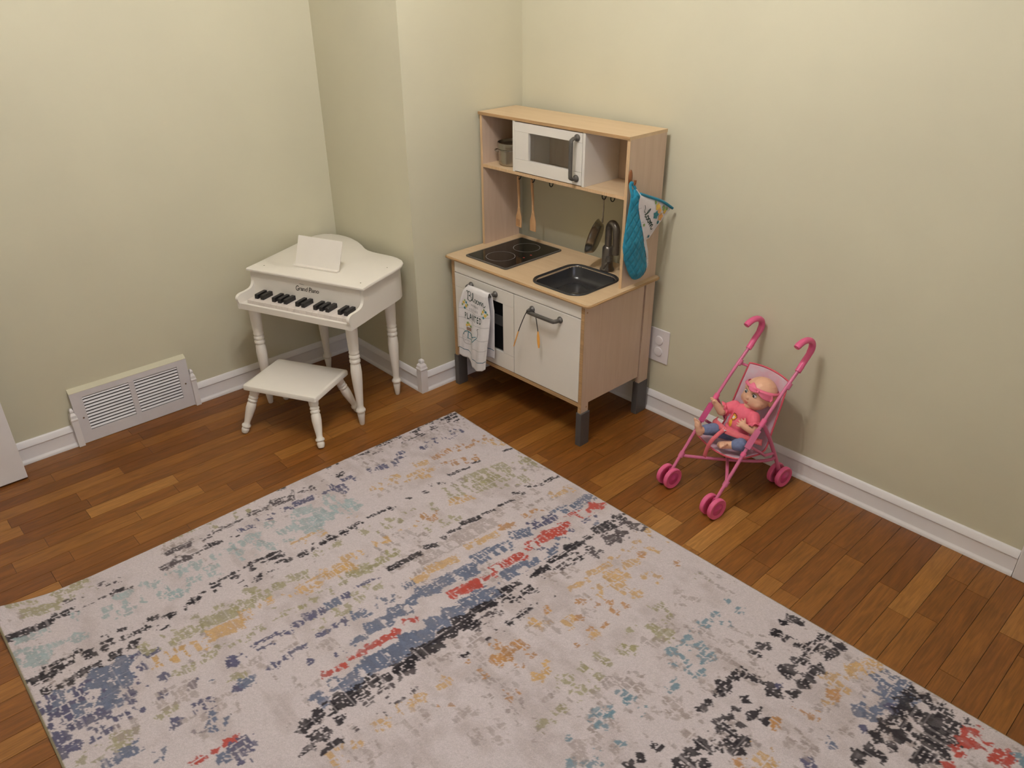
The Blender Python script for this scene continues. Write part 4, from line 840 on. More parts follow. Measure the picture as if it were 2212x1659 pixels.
def print_blob(name, cx, cz, r, m, petals=0):
    bm = B(); n = 20; c = bm.verts.new(on_towel(cx, cz, 0.0018)); ring = []
    for k in range(n):
        t = 2*PI*k/n; q = r*(1+(0.22*math.cos(petals*t) if petals else 0)); ring.append(bm.verts.new(on_towel(cx+q*math.cos(t), cz+q*math.sin(t), 0.0018)))
    for k in range(n): bm.faces.new((c, ring[k], ring[(k+1) % n]))
    obj(name, bm, m, tow)
# stripes
for zf in (0.30, 0.43, 0.60, 0.735):
    bm = B(); prev = None
    for k in range(41):
        p_ = towel_front(k/40, zf+0.01*math.sin(k/9)); q = [bm.verts.new(p_+Vector((0, -.0014, d))) for d in (-.0008, .0008)]
        if prev: bm.faces.new((prev[0], q[0], q[1], prev[1]))
        prev = q
    obj('stripe', bm, M_TLINE, tow)
bm = B(); prev = None
for k in range(41):
    p_ = towel_front(k/40, 0.885); q = [bm.verts.new(p_+Vector((0, -.0014, d))) for d in (-.0014, .0014)]
    if prev: bm.faces.new((prev[0], q[0], q[1], prev[1]))
    prev = q
obj('stripe', bm, M_TBLUE, tow)
bm = B(); prev = None
for k in range(21):
    p_ = towel_back(0.5+0.5*k/20, 0.86); q = [bm.verts.new(p_+Vector((0, -.0014, d))) for d in (-.0014, .0014)]
    if prev: bm.faces.new((prev[0], q[0], q[1], prev[1]))
    prev = q
obj('stripe', bm, M_TBLUE, tow)
# script word Bloom
def script(strokes, fn, wd):
    for st in strokes: fn(st, wd)
S_B = [(0.0, 0.95), (0.10, 1.05), (0.14, 0.6), (0.10, 0.0), (0.12, 0.5), (0.20, 1.0), (0.42, 1.0), (0.44, 0.72), (0.24, 0.55), (0.40, 0.55), (0.50, 0.25), (0.36, -0.02), (0.14, 0.08), (0.05, 0.2)]
S_l = [(0.50, 0.10), (0.66, 0.45), (0.70, 0.92), (0.62, 0.95), (0.60, 0.4), (0.66, 0.02), (0.76, 0.12)]
S_o1 = [(0.98, 0.36), (0.86, 0.40), (0.80, 0.18), (0.90, 0.0), (1.02, 0.14), (0.98, 0.36), (1.08, 0.30)]
S_o2 = [(1.26, 0.36), (1.14, 0.40), (1.08, 0.18), (1.18, 0.0), (1.30, 0.14), (1.26, 0.36), (1.38, 0.30)]
S_m = [(1.40, 0.38), (1.42, 0.0), (1.46, 0.28), (1.56, 0.40), (1.60, 0.0), (1.66, 0.28), (1.76, 0.40), (1.80, 0.02), (1.92, 0.02), (2.0, 0.2)]
for st in (S_B, S_l, S_o1, S_o2, S_m):
    print_strip('script_lettering', [(0.146+a*0.053, 0.434+b*0.036-a*0.002) for a, b in st], 0.0026, M_TGREEN)
print_text('small_lettering', 'WHERE', 0.166, 0.4125, 0.0125, M_TGREY, 1.35, 0.9)
print_text('small_lettering', 'YOU ARE', 0.156, 0.3935, 0.0125, M_TGREY, 1.3, 0.85)
print_text('large_lettering', 'PLANTED', 0.131, 0.3545, 0.035, M_TGREEN, 1.30, 0.545, 0.0007)
for cx, cz in ((0.134, 0.412), (0.245, 0.404)):
    for dx, dz, r_, m_, pt in ((-.006, .006, .006, M_YEL, 5), (.006, -.006, .0065, M_YEL, 5), (.008, .009, .005, M_TEALP, 6), (-.002, -.016, .005, M_TEALP, 6), (.000, .016, .004, M_LEAF, 3), (-.013, -.004, .004, M_LEAF, 3), (.015, .001, .004, M_LEAF, 3)):
        print_blob('printed_flower', cx+dx, cz+dz, r_, m_, pt)
bx_, bz_, BK = 0.142, 0.270, 1.28
print_strip('printed_bicycle', [(bx_+BK*.021*math.cos(2*PI*k/14), bz_+BK*.021*math.sin(2*PI*k/14)) for k in range(14)], 0.0017, M_TGREY, True)
print_strip('printed_bicycle', [(bx_+BK*.018*math.cos(t), bz_+BK*.024*math.sin(t)) for t in (0.2, 0.8, 1.5, 2.2, 2.8)], 0.0028, M_TEALP)
for seg in ([(bx_+BK*(0), bz_+BK*(0)), (bx_+BK*(+.004), bz_+BK*(+.022))], [(bx_+BK*(0), bz_+BK*(0)), (bx_+BK*(+.028), bz_+BK*(-.004))], [(bx_+BK*(+.004), bz_+BK*(+.022)), (bx_+BK*(+.032), bz_+BK*(+.012))], [(bx_+BK*(+.028), bz_+BK*(-.004)), (bx_+BK*(+.050), bz_+BK*(+.018))], [(bx_+BK*(+.028), bz_+BK*(-.004)), (bx_+BK*(+.024), bz_+BK*(+.020))], [(bx_+BK*(+.024), bz_+BK*(+.012)), (bx_+BK*(+.046), bz_+BK*(+.020))]):
    print_strip('printed_bicycle', seg, 0.0027, M_TEALP)
print_strip('printed_bicycle', [(bx_+BK*(+.050), bz_+BK*(+.018)), (bx_+BK*(+.054), bz_+BK*(+.034)), (bx_+BK*(+.050), bz_+BK*(+.044)), (bx_+BK*(+.056), bz_+BK*(+.048))], 0.0018, M_TGREEN)
for seg in ([(bx_+BK*(0), bz_+BK*(-.019)), (bx_+BK*(0), bz_+BK*(+.019))], [(bx_+BK*(-.019), bz_+BK*(0)), (bx_+BK*(+.019), bz_+BK*(0))], [(bx_+BK*(-.013), bz_+BK*(-.013)), (bx_+BK*(+.013), bz_+BK*(+.013))], [(bx_+BK*(-.013), bz_+BK*(+.013)), (bx_+BK*(+.013), bz_+BK*(-.013))]):
    print_strip('printed_bicycle', seg, 0.0006, M_TGREY)
for k in range(4): print_strip('printed_basket', [(bx_-.002, bz_+.036+.0036*k), (bx_+.021, bz_+.034+.0036*k)], 0.0031, M_BASK)
for dx, dz, m_ in ((.000, .044, M_YEL), (.008, .047, M_YEL), (.015, .042, M_LEAF), (.004, .052, M_LEAF)): print_blob('printed_flower', bx_+dx*BK, bz_+dz*BK, 0.0055, m_, 5)

# ------------------------------------------------------------------ cord with two orange tips on the cupboard handle
M_CORD = mat('black_cord', srgb(38, 34, 32), rough=0.6, var=0.1, scale=40)
M_ORNG = mat('orange_plastic', srgb(238, 170, 78), rough=0.45, var=0.05, scale=40)
cord = kt('orange_tipped_cord', 'black cord with two orange tips hung over the cupboard handle', 'toy cord')
obj('cord', tube(B(), smoothpts([(0.4235, -.428, .389), (0.447, -.4295, .440), (0.466, -.428, .478), (0.472, -.422, .4815), (0.480, -.414, .4812), (0.486, -.4075, .474), (0.494, -.409, .455), (0.507, -.412, .409)], 4), 0.0016, 8), M_CORD, cord, smooth=60)
def tip(a, b, wd, nrm):
    a, b = Vector(a), Vector(b); d = (b-a).normalized(); s = d.cross(Vector(nrm)).normalized(); n = s.cross(d)
    ol = [(-.0022, 0), (-.0026, .10), (-wd*.8, .25), (-wd, .45), (-wd*.9, .75), (-wd*.35, 1.0), (wd*.35, 1.0), (wd*.9, .75), (wd, .45), (wd*.8, .25), (.0026, .10), (.0022, 0)]
    bm = B(); L_ = (b-a).length
    lo_ = [bm.verts.new(a+d*(t*L_)+s*w_+n*.0016) for w_, t in ol]; hi_ = [bm.verts.new(a+d*(t*L_)+s*w_-n*.0016) for w_, t in ol]
    bm.faces.new(lo_); bm.faces.new(hi_[::-1])
    for i in range(len(ol)): bm.faces.new((lo_[i], lo_[(i+1) % len(ol)], hi_[(i+1) % len(ol)], hi_[i]))
    return obj('orange_tip', bm, M_ORNG, cord, bevel=0.0006)
tip((0.4238, -.428, .390), (0.396, -.425, .318), 0.0045, (1.0, .35, .35))
tip((0.5068, -.412, .410), (0.512, -.412, .346), 0.0060, (0, 1, 0))

# ------------------------------------------------------------------ oven mitt and its clip on the shelf side
M_TEAL = mat('teal_quilt', srgb(34, 130, 158), rough=0.8, spec=0.25, var=0.18, scale=25, bump=0.4, bscale=500, sheen=0.2)
M_MWHITE = mat('mitt_print_cotton', srgb(222, 216, 220), rough=0.85, var=0.06, scale=25, bump=0.3, bscale=600)
M_CLIP = birch_mat('dark_wood_clip', srgb(150, 92, 52), srgb(112, 66, 36), (60, 60, 8))
mit = kt('oven_mitt', 'teal quilted oven mitt with white floral print hanging beside the shelf', 'oven mitt')
ZS = [.591, .594, .602, .615, .633, .68, .729, .771, .818, .844, .860, .880, .897, .915]
YL = [-.146, -.158, -.172, -.184, -.196, -.222, -.233, -.229, -.220, -.215, -.212, -.207, -.202, -.196]
YR = [-.130, -.118, -.104, -.093, -.084, -.090, -.108, -.060, .000, -.040, -.075, -.128, -.170, -.186]
YSm = [-.133, -.124, -.114, -.108, -.106, -.116, -.136, -.152, -.168, -.176, -.180, -.181, -.178, -.188]
def mitt_half(side, part):
    """part 0: quilted palm, 1: printed back; side +1 faces the room, -1 the panel"""
    def f(u, v):
        z = .591+(.915-.591)*v
        yl, yr, ys = interp(z, ZS, YL), interp(z, ZS, YR), interp(z, ZS, YSm)
        y = yl+(ys-yl)*u if part == 0 else ys+(yr-ys)*u
        k = (y-yl)/max(yr-yl, 1e-4)
        end = min(1, max(0, (z-.591)/.03))**.5 * min(1, max(0, (.916-z)/.02))**.5
        h = 0.0165*max(0, math.sin(PI*min(1, max(0, k))))**0.55*end
        if part == 1 and z > .73: h = max(h, 0.006*end)*(1-0.35*u)+0.006*u*(1 if u < .999 else .6)
        if part == 0:
            a, b = (y+z*0.75)/0.030, (y-z*0.75)/0.030
            q = min(abs(a-round(a)), abs(b-round(b)))
            h -= 0.0028*max(0, 1-q/0.16)*min(1, h/0.008)
        xx = 0.7225+(h if side > 0 else -h*0.95)+(0.010*max(0, (y+.12)/.12) if z > .73 else 0)
        return Vector((xx, y, z))
    return f
for part, nm, m_, nu in ((0, 'quilted_palm', M_TEAL, 34), (1, 'printed_back', M_MWHITE, 26)):
    bm = B()
    for sd in (1, -1): grid(bm, mitt_half(sd, part), nu, 96)
    bmesh.ops.remove_doubles(bm, verts=bm.verts, dist=0.0004)
    obj(nm, bm, m_, mit, smooth=180)
mf = mitt_half(1, 1)
cuff = [(.732, -.170, .8975), (.734, -.128, .8815), (.739, -.075, .861), (.743, -.040, .844), (.7455, .001, .8185)]
obj('cuff_binding', tube(B(), smoothpts(cuff, 5), 0.0048, 10), M_TEAL, mit, smooth=60)
obj('hanging_loop', tube(B(), smoothpts([(.726, -.176, .893), (.722, -.184, .912), (.716, -.191, .930), (.714, -.199, .934), (.716, -.204, .926), (.722, -.203, .905), (.724, -.200, .892)], 5), 0.0040, 8, flat=(1, 1.5)), M_TEAL, mit, smooth=60)
def on_mitt(y, z, lift=0.0012):
    v = (z-.591)/(.915-.591); yl, yr, ys = interp(z, ZS, YL), interp(z, ZS, YR), interp(z, ZS, YSm)
    u = min(1, max(0, (y-ys)/max(yr-ys, 1e-4))); p_ = mf(u, v); return Vector((p_.x+lift, p_.y, p_.z))
def mitt_strip(pts, wd, m_, name):
    P = smoothpts([Vector((0, a, b)) for a, b in pts], 5); bm = B(); prev = None
    for i in range(len(P)):
        a = P[max(i-1, 0)]; b = P[min(i+1, len(P)-1)]; t = (b-a).normalized(); q = Vector((0, -t.z, t.y))*wd/2
        c = [bm.verts.new(on_mitt(P[i].y+q.y, P[i].z+q.z)), bm.verts.new(on_mitt(P[i].y-q.y, P[i].z-q.z))]
        if prev: bm.faces.new((prev[0], c[0], c[1], prev[1]))
        prev = c
    obj(name, bm, m_, mit)
def mitt_blob(y, z, r_, m_, petals=5):
    bm = B(); n = 20; c = bm.verts.new(on_mitt(y, z, .0016)); ring = []
    for k in range(n):
        t = 2*PI*k/n; q = r_*(1+(0.2*math.cos(petals*t))); ring.append(bm.verts.new(on_mitt(y+q*math.cos(t), z+q*math.sin(t), .0016)))
    for k in range(n): bm.faces.new((c, ring[k], ring[(k+1) % n]))
    obj('printed_flower', bm, m_, mit)
ang = math.radians(-52); ca_, sa_ = math.cos(ang), math.sin(ang)
for st in (S_l, S_o1, S_o2, S_m):
    mitt_strip([(-.150+(a-.5)*0.052*ca_-b*0.034*sa_, .824+(a-.5)*0.052*sa_+b*0.034*ca_) for a, b in st], 0.0034, M_TGREEN, 'script_lettering')
mitt_strip([(-.150, .858), (-.146, .846), (-.150, .836), (-.144, .832)], 0.0022, M_TGREEN, 'script_lettering')
M_ORP = mat('print_orange', srgb(226, 170, 106), rough=0.85, var=0.2, scale=90)
for y, z, r_, m_ in ((-.078, .838, .012, M_YEL), (-.070, .824, .010, M_ORP), (-.088, .812, .0125, M_TEALP), (-.046, .828, .009, M_LEAF), (-.060, .800, .0125, M_ORP), (-.040, .815, .008, M_YEL), (-.070, .783, .006, M_TEALP), (-.148, .790, .005, M_LEAF), (-.112, .742, .005, M_TEALP), (-.028, .822, .006, M_LEAF), (-.090, .855, .006, M_LEAF)):
    mitt_blob(y, z, r_, m_)
for z in (.64, .66, .80, .85):
    ys, yr = interp(z, ZS, YSm), interp(z, ZS, YR)
    mitt_strip([(ys+.001, z), (ys+.006, z+.001), (min(yr-.002, ys+.013), z)], 0.0010, M_TGREY, 'printed_line')
clip = kt('wooden_hook', 'brown wooden oval hook on the shelf side holding the oven mitt', 'hook', (0.6995, -.192, .945))
obj('oval_plate', ell(B(), (0.0045, 0, 0.004), (0.0045, 0.0105, 0.026), 20, 12), M_CLIP, clip, smooth=180)
obj('peg', tube(B(), smoothpts([(0.004, 0.002, -.014), (0.015, 0.002, -.018), (0.021, 0.004, -.012), (0.022, 0.004, -.002)], 4), [0.0045]*12+[0.005], 10), M_CLIP, clip, smooth=60)

# ------------------------------------------------------------------ toy grand piano
pia = thing('toy_piano', 'white toy grand piano with black keys and music rest', 'toy piano', (-0.365, -1.143, 0), math.radians(22.4))
LID = [(.014, .070), (.009, .17), (.005, .28), (.001, .386), (-.003, .465), (.002, .500), (.022, .531), (.052, .547), (.090, .550), (.130, .544), (.167, .531), (.215, .506), (.258, .475), (.297, .441), (.322, .427), (.348, .419), (.380, .414), (.414, .411), (.447, .406), (.476, .397), (.506, .381), (.526, .357), (.536, .325), (.538, .29), (.537, .176), (.538, .072)]
def inset(poly, d):
    out_ = []; n = len(poly)
    for i in range(n):
        a, b, c = Vector(poly[i-1]), Vector(poly[i]), Vector(poly[(i+1) % n])
        t = (c-a).normalized(); nrm = Vector((t.y, -t.x))
        out_.append(b+nrm*d)
    return out_
cen = Vector((.26, .28))
def ins(poly, d):
    q = inset(poly, d)
    if (q[3]-cen).length > (Vector(poly[3])-cen).length: q = inset(poly, -d)
    return [(v.x, v.y) for v in q]
bm = B(); prev = None
for d_, z in ((.004, .556), (0.0, .558), (0.0, .5635), (.0022, .5662), (.005, .5672)):
    ring = [bm.verts.new((a, b, z)) for a, b in ins(LID, d_)]; n = len(ring)
    if prev is None: bm.faces.new(ring[::-1])
    else:
        for k in range(n): bm.faces.new((prev[k], prev[(k+1) % n], ring[(k+1) % n], ring[k]))
    prev = ring
bm.faces.new(prev)
lidp = obj('lid', bm, M_PIANO, pia, smooth=30)
for a in ((340, 315), (1162, 357), (1037, 433)):
    pass
for x_, y_ in ((.060, .118), (.500, .285), (.500, .112)):
    obj('screw_plug', lathe(B(), [(0, .5670), (.0026, .5670), (.0024, .5678), (0, .5679)], 10, Matrix.Translation((x_, y_, 0))), M_STEEL, lidp)
body = [p_ for p_ in ins(LID, .013)]
body = [(max(a, .018), max(b, .086)) for a, b in body]
body[0] = (.018, .086); body[-1] = (.5255, .086)
bm = B(); prism(bm, body, .432, .5565)
obj('case', bm, M_PIANO, pia, smooth=30)
CH = smoothpts([(.086, .556, 0), (.0845, .535, 0), (.083, .515, 0), (.076, .500, 0), (.062, .4915, 0), (.036, .4890, 0), (.012, .4895, 0), (-.004, .486, 0), (-.012, .477, 0), (-.012, .466, 0), (-.007, .456, 0), (-.006, .434, 0)], 3)
ch = [(v.x, v.y) for v in CH]+[(-.006, .432), (.087, .432)]
for x0, x1 in ((.0165, .0285), (.514, .526)):
    obj('cheek', prism(B(), ch, x0, x1, 'x'), M_PIANO, pia, bevel=0.001)
obj('key_slip', boxb(.0285, -.0055, .432, .514, .006, .4565), M_PIANO, pia, bevel=0.0015)
obj('key_bed', boxb(.0285, .006, .432, .514, .087, .4530), M_PIANO, pia)
obj('fallboard', boxb(.0285, .0835, .4530, .514, .0870, .5562), M_PIANO, pia)
kx0, kw, nk = .052, .0268, 17
wk = None
for k in range(nk):
    if wk is None:
        o = obj('white_key', boxb(.0004, .0095, .4532, kw-.0004, .0833, .4680), M_KEYW, pia, bevel=0.0007); wk = o
    else:
        o = wk.copy(); COL.objects.link(o); o.parent = pia
    o.location = (kx0+k*kw, 0, 0)
bk = None
for k in (1, 2, 4, 5, 6, 8, 9, 11, 12, 13, 15, 16):
    if bk is None:
        bm = B(); pts_ = [(.030, .468), (.031, .4825), (.034, .4850), (.0832, .4850), (.0832, .468)]
        prism(bm, pts_, -.0074, .0074, 'x'); bk = o = obj('black_key', bm, M_KEYB, pia, bevel=0.0008)
    else:
        o = bk.copy(); COL.objects.link(o); o.parent = pia
    o.location = (kx0+k*kw, 0, 0)
# gold-brown script name on the fallboard
me = text_mesh('Grand Piano', 0.0235, shear=0.28, spacing=0.92, offset=0.0003)
bm = B(); bm.from_mesh(me); bpy.data.meshes.remove(me)
for v in bm.verts:
    if v.co.x < 0.0175 or 0.0635 < v.co.x < 0.076: v.co.y = (v.co.y-0.008)*1.25+0.0075
    v.co = Vector((.224+v.co.x*0.98, .0831, .5095+v.co.y))
obj('lettering', bm, M_INK, pia)
bm = B()
tube(bm, smoothpts([(.247, .0831, .5345), (.252, .0831, .5362), (.256, .0831, .5340), (.260, .0831, .5355), (.264, .0831, .5335), (.268, .0831, .5350)], 4), 0.0005, 5)
obj('small_mark', bm, M_INK, pia)
LEGP = [(0, 0), (.0080, 0), (.0098, .003), (.0135, .036), (.0150, .050), (.0130, .0545), (.0185, .060), (.0190, .066), (.0150, .0725), (.0125, .078), (.0130, .090), (.0155, .13), (.0195, .19), (.0210, .228), (.0192, .258), (.0165, .2665), (.0200, .271), (.0205, .279), (.0170, .2855), (.0200, .290), (.0200, .298), (.0165, .3035), (.0195, .308), (.0198, .312), (.0180, .316), (.0195, .33), (.0230, .425), (.0230, .433), (0, .433)]
lg = None
for x_, y_ in ((.036, .052), (.474, .062), (.471, .322), (.072, .395)):
    if lg is None: lg = o = obj('leg', lathe(B(), LEGP, 22), M_PIANO, pia, smooth=50)
    else: o = link(bpy.data.objects.new('leg', lg.data), pia)
    o.location = (x_, y_, 0)
mr_ = link(bpy.data.objects.new('music_rest', None), pia)
bm = B(); prism(bm, [(.171, .5680), (.176, .5680), (.218, .6700), (.2135, .6715)], .163, .363, 'x')
obj('rest_panel', bm, M_PIANO, mr_, bevel=0.001)
obj('rest_ledge', boxb(.163, .158, .5675, .363, .176, .5735), M_PIANO, mr_, bevel=0.0012)
obj('rest_prop', prism(B(), [(.200, .6250), (.205, .6270), (.240, .5673), (.235, .5673)], .258, .268, 'x'), M_PIANO, mr_)

# ------------------------------------------------------------------ piano stool
sto = thing('piano_stool', 'low white wooden stool with splayed turned legs in front of piano', 'stool', (-0.1215, -1.065, 0), math.radians(28.0))
bm = B(); prev = None
for d_, z in ((.002, .178), (0, .180), (0, .194), (.002, .1975), (.0065, .1990), (.009, .2005)):
    ring = [bm.verts.new((a, b, z)) for a, b in rrect(-.156+d_, -.1175+d_, .156-d_, .1175-d_, .008, 3)]; n = len(ring)
    if prev is None: bm.faces.new(ring[::-1])
    else:
        for k in range(n): bm.faces.new((prev[k], prev[(k+1) % n], ring[(k+1) % n], ring[k]))
    prev = ring
bm.faces.new(prev)
obj('seat', bm, M_PIANO, sto, smooth=30)
SL = [(0, .0), (.0105, .0), (.0125, .004), (.0145, .014), (.0135, .020), (.0110, .023), (.0165, .0275), (.0165, .034), (.0115, .039), (.0115, .048), (.0150, .075), (.0180, .105), (.0175, .125), (.0150, .132), (.0178, .136), (.0178, .142), (.0148, .145), (.0175, .149), (.0175, .155), (.0150, .158), (.0175, .164), (.0200, .200), (0, .200)]
for sx in (-1, 1):
    for sy in (-1, 1):
        a = Vector((sx*.167, sy*.139, 0.0042)); b = Vector((sx*.120, sy*.082, .185)); d = b-a; Ln = d.length
        o = obj('leg', lathe(B(), [(r_, z*Ln/.200) for r_, z in SL], 20), M_PIANO, sto, smooth=50)
        o.location = a; o.rotation_mode = 'QUATERNION'; o.rotation_quaternion = d.to_track_quat('Z', 'Y')

# ------------------------------------------------------------------ doll stroller
M_PINK = mat('pink_tube', srgb(212, 112, 150), rough=0.32, var=0.05, scale=20)
M_PINKP = mat('pink_plastic', srgb(228, 100, 146), rough=0.38, var=0.05, scale=30)
M_PINKD = mat('deep_pink_plastic', srgb(206, 74, 132), rough=0.4, var=0.05, scale=30)
M_CORAL = mat('coral_webbing', srgb(226, 112, 122), rough=0.8, var=0.08, scale=80, bump=0.3, bscale=900)
M_SEATF = mat('seat_fabric', srgb(206, 192, 202), rough=0.6, var=0.1, scale=30, col2=srgb(220, 170, 186))
M_PIPING = mat('red_pink_piping', srgb(206, 84, 100), rough=0.6, var=0.05, scale=40)
SC = (1.230, -0.2315, 0); SR = math.radians(-9.93)
stq = thing('doll_stroller', 'pink folding doll stroller with hooked handles by the right wall', 'toy stroller', SC, SR)
for s in (-1, 1):
    X_ = s*0.10
    obj('frame_tube', tube(B(), smoothpts([(X_, -.152, .052), (X_, -.078, .152), (X_, -.014, .240), (X_, .08, .356), (X_, .166, .448)], 4), 0.0056, 12), M_PINK, stq, smooth=60)
    hp = smoothpts([(X_, .158, .440), (X_, .176, .463), (X_, .192, .482), (X_, .200, .503), (X_, .194, .522), (X_, .176, .533), (X_, .154, .535), (X_, .136, .530), (X_, .122, .522)], 4)
    nn = len(hp); hr = [0.0088 if k < 9 else 0.0098 if k < nn-2 else 0.0088 for k in range(nn)]
    obj('handle', tube(B(), hp, hr, 12, flat=(1.0, 1.15)), M_PINKP, stq, smooth=60)
    cb_ = B(); tube(cb_, [(X_, .150, .431), (X_, .164, .4455)], 0.0098, 12); obj('handle_collar', cb_, M_PINKP, stq, smooth=50)
    hb = B(); tube(hb, [(X_, -.036, .212), (X_, .006, .266)], 0.0118, 4, flat=(1.15, 1.0)); obj('hinge_block', hb, M_PINKD if s < 0 else M_PINK, stq, bevel=0.001)
    obj('rear_leg', tube(B(), [(X_, .024, .284), (X_, .070, .212), (X_, .112, .135), (X_, .154, .052)], 0.0066, 12), M_PINK, stq, smooth=60)
    obj('collar', tube(B(), [(X_, .014, .276), (X_, .030, .296)], 0.0092, 10), M_PINKP, stq, smooth=50)
    obj('collar', tube(B(), [(X_, -.052, .188), (X_, -.044, .199)], 0.0086, 10), M_PINKP, stq, smooth=50)
    for yy in (-.158, .158):
        ax = obj('axle_fork', tube(B(), smoothpts([(X_, yy*.935, .062), (X_, yy*.985, .046), (X_, yy, .036)], 3), [.0085]*6+[.0075], 10), M_PINKD, stq, smooth=60)
        obj('axle_pin', tube(B(), [(X_-.022, yy, .036), (X_+.022, yy, .036)], 0.0045, 10), M_PINKD, ax, smooth=60)
        for w_ in (-1, 1):
            prof = [(0, -.0045), (.020, -.0045), (.024, -.007), (.034, -.0078), (.0362, -.006), (.0368, 0), (.0362, .006), (.034, .0078), (.024, .007), (.020, .0045), (0, .0045)]
            wh = obj('wheel', lathe(B(), prof, 30, Matrix.Translation((X_+w_*.0165, yy, .0368)) @ Matrix.Rotation(PI/2, 4, 'Y')), M_PINKP, stq, smooth=35)
            obj('hub', lathe(B(), [(0, 0), (.0235, 0), (.0235, .001), (.008, .0022), (.006, .004), (0, .0045)], 24, Matrix.Translation((X_+w_*.0165+w_*.0046, yy, .0368)) @ Matrix.Rotation(w_*PI/2, 4, 'Y')), M_PINKD, wh, smooth=40)
    # crossing braces under the seat and behind the back
    obj('brace', tube(B(), smoothpts([(s*.100, -.110, .106), (s*.092, -.098, .100), (s*.03, -.03, .098+.010*(s > 0)), (-s*.06, .065, .103), (-s*.096, .103, .116), (-s*.100, .110, .128)], 4), 0.0056, 10), M_PINK, stq, smooth=60)
    obj('brace_pivot', tube(B(), [(s*.100, -.116, .098), (s*.100, -.104, .114)], 0.0090, 10), M_PINK, stq, smooth=50)
    obj('back_strut', tube(B(), [(s*.098, .122, .386), (s*.078, .148, .372), (s*.03, .146, .300), (-s*.04, .128, .235), (-s*.096, .082, .196)], 0.0052, 8), M_PINK, stq, smooth=60)
    obj('strut_clip', tube(B(), [(s*.100, .110, .382), (s*.100, .124, .398)], 0.0090, 10), M_PINK, stq, smooth=50)
    obj('side_strut', tube(B(), [(s*.100, -.010, .205), (s*.100, .060, .150), (s*.100, .104, .142)], 0.0048, 8), M_PINK, stq, smooth=60)
def seat_f(u, v):
    """sling seat: v 0 at the top of the back, 1 at the front edge"""
    k = [0, .25, .5, .62, .70, .8, 1]
    hw = interp(v, k, [.080, .086, .090, .092, .094, .096, .0985])
    y = interp(v, k, [.146, .131, .110, .095, .078, .040, -.058])
    z = interp(v, k, [.388, .318, .235, .185, .166, .160, .178])
    c_ = 1-(2*u-1)**2
    y += 0.020*c_*interp(v, k, [.25, .5, .6, .3, 0, 0, 0]); z -= 0.024*c_*interp(v, k, [0, 0, 0, .3, .6, 1, 1])
    z += 0.010*interp(v, k, [.8, .2, 0, 0, 0, 0, 0])*c_
    y += -0.022*(1-c_)*interp(v, k, [.1, .5, .8, .8, .5, .1, 0])
    return Vector(((2*u-1)*hw, y, z))
obj('seat', grid(B(), seat_f, 20, 36), M_SEATF, stq, smooth=180, solid=0.002, soff=0)
rim = [seat_f(0, j/24) for j in range(24, -1, -1)]+[seat_f(i/12, 0) for i in range(1, 13)]+[seat_f(1, j/24) for j in range(1, 25)]+[seat_f(i/12, 1) for i in range(11, 0, -1)]
obj('seat_piping', tube(B(), rim, 0.0030, 8, True), M_PIPING, stq, smooth=60)
def strap(P, wd, name, nrm=None):
    P = smoothpts(P, 6); bm = B(); prev = None
    for i in range(len(P)):
        a = P[max(i-1, 0)]; b = P[min(i+1, len(P)-1)]; t = (b-a).normalized()
        nn_ = Vector(nrm) if nrm else Vector((0, -.75, .66))
        s_ = t.cross(nn_).normalized()*wd/2
        c = [bm.verts.new(P[i]+s_), bm.verts.new(P[i]-s_)]
        if prev: bm.faces.new((prev[0], c[0], c[1], prev[1]))
        prev = c
    return obj(name, bm, M_CORAL, stq, smooth=60, solid=0.0014, soff=0)
strap([(-.093, .030, .205), (-.060, -.012, .222), (-.030, -.0215, .224), (-.004, -.024, .221)], .020, 'lap_strap')
strap([(.093, .045, .200), (.060, .000, .2175), (.032, -.018, .223), (-.002, -.024, .221)], .020, 'lap_strap')
strap([(-.004, -.026, .223), (-.006, -.042, .219), (-.014, -.066, .196), (-.022, -.074, .168), (-.030, -.072, .140), (-.038, -.068, .116)], .013, 'hanging_strap', (.35, -1, .2))
obj('buckle', tube(B(), smoothpts([(-.011, -.027, .227), (-.003, -.029, .2225), (-.006, -.030, .217)], 3), 0.0016, 8), M_MWHITE, stq, smooth=60)
obj('buckle', tube(B(), smoothpts([(.004, -.0285, .226), (-.003, -.029, .2225), (-.002, -.030, .2175)], 3), 0.0016, 8), M_MWHITE, stq, smooth=60)

# ------------------------------------------------------------------ baby doll
M_SKIN = mat('doll_vinyl', srgb(230, 180, 150), rough=0.42, var=0.04, scale=20)
M_SHIRT = mat('doll_shirt', srgb(238, 112, 134), rough=0.8, var=0.06, scale=60, bump=0.3, bscale=700)
M_PANTS = mat('doll_denim', srgb(112, 124, 160), rough=0.85, var=0.12, scale=120, bump=0.3, bscale=900)
M_BAND = mat('headband', srgb(238, 122, 152), rough=0.7, var=0.05, scale=60)
M_LIP_ = mat('doll_lips', srgb(206, 92, 92), rough=0.4, var=0.05, scale=60)
M_EYEW = mat('eye_white', srgb(226, 222, 220), rough=0.2, var=0.02, scale=60)
M_IRIS = mat('eye_iris', srgb(66, 84, 92), rough=0.15, var=0.2, scale=300)
M_PUP = mat('eye_pupil', srgb(18, 16, 18), rough=0.1, var=0.1, scale=60)
M_BROW = mat('doll_brow', srgb(160, 112, 84), rough=0.6, var=0.1, scale=60)
dol = thing('baby_doll', 'baby doll in pink shirt and headband sitting in the stroller', 'doll', SC, SR)
HC = Vector((.020, .088, .334)); HU = Vector((.08, .20, .975)).normalized(); HX = Vector((1, -.06, -.06)); HX = (HX-HU*HX.dot(HU)).normalized(); HN = HX.cross(HU)*-1
if HN.y > 0: HN = -HN
def hp_(a, b, c): return HC+HX*a+HU*b+HN*c
hrot = Matrix((HX, HU, HN)).transposed()
sk = B()
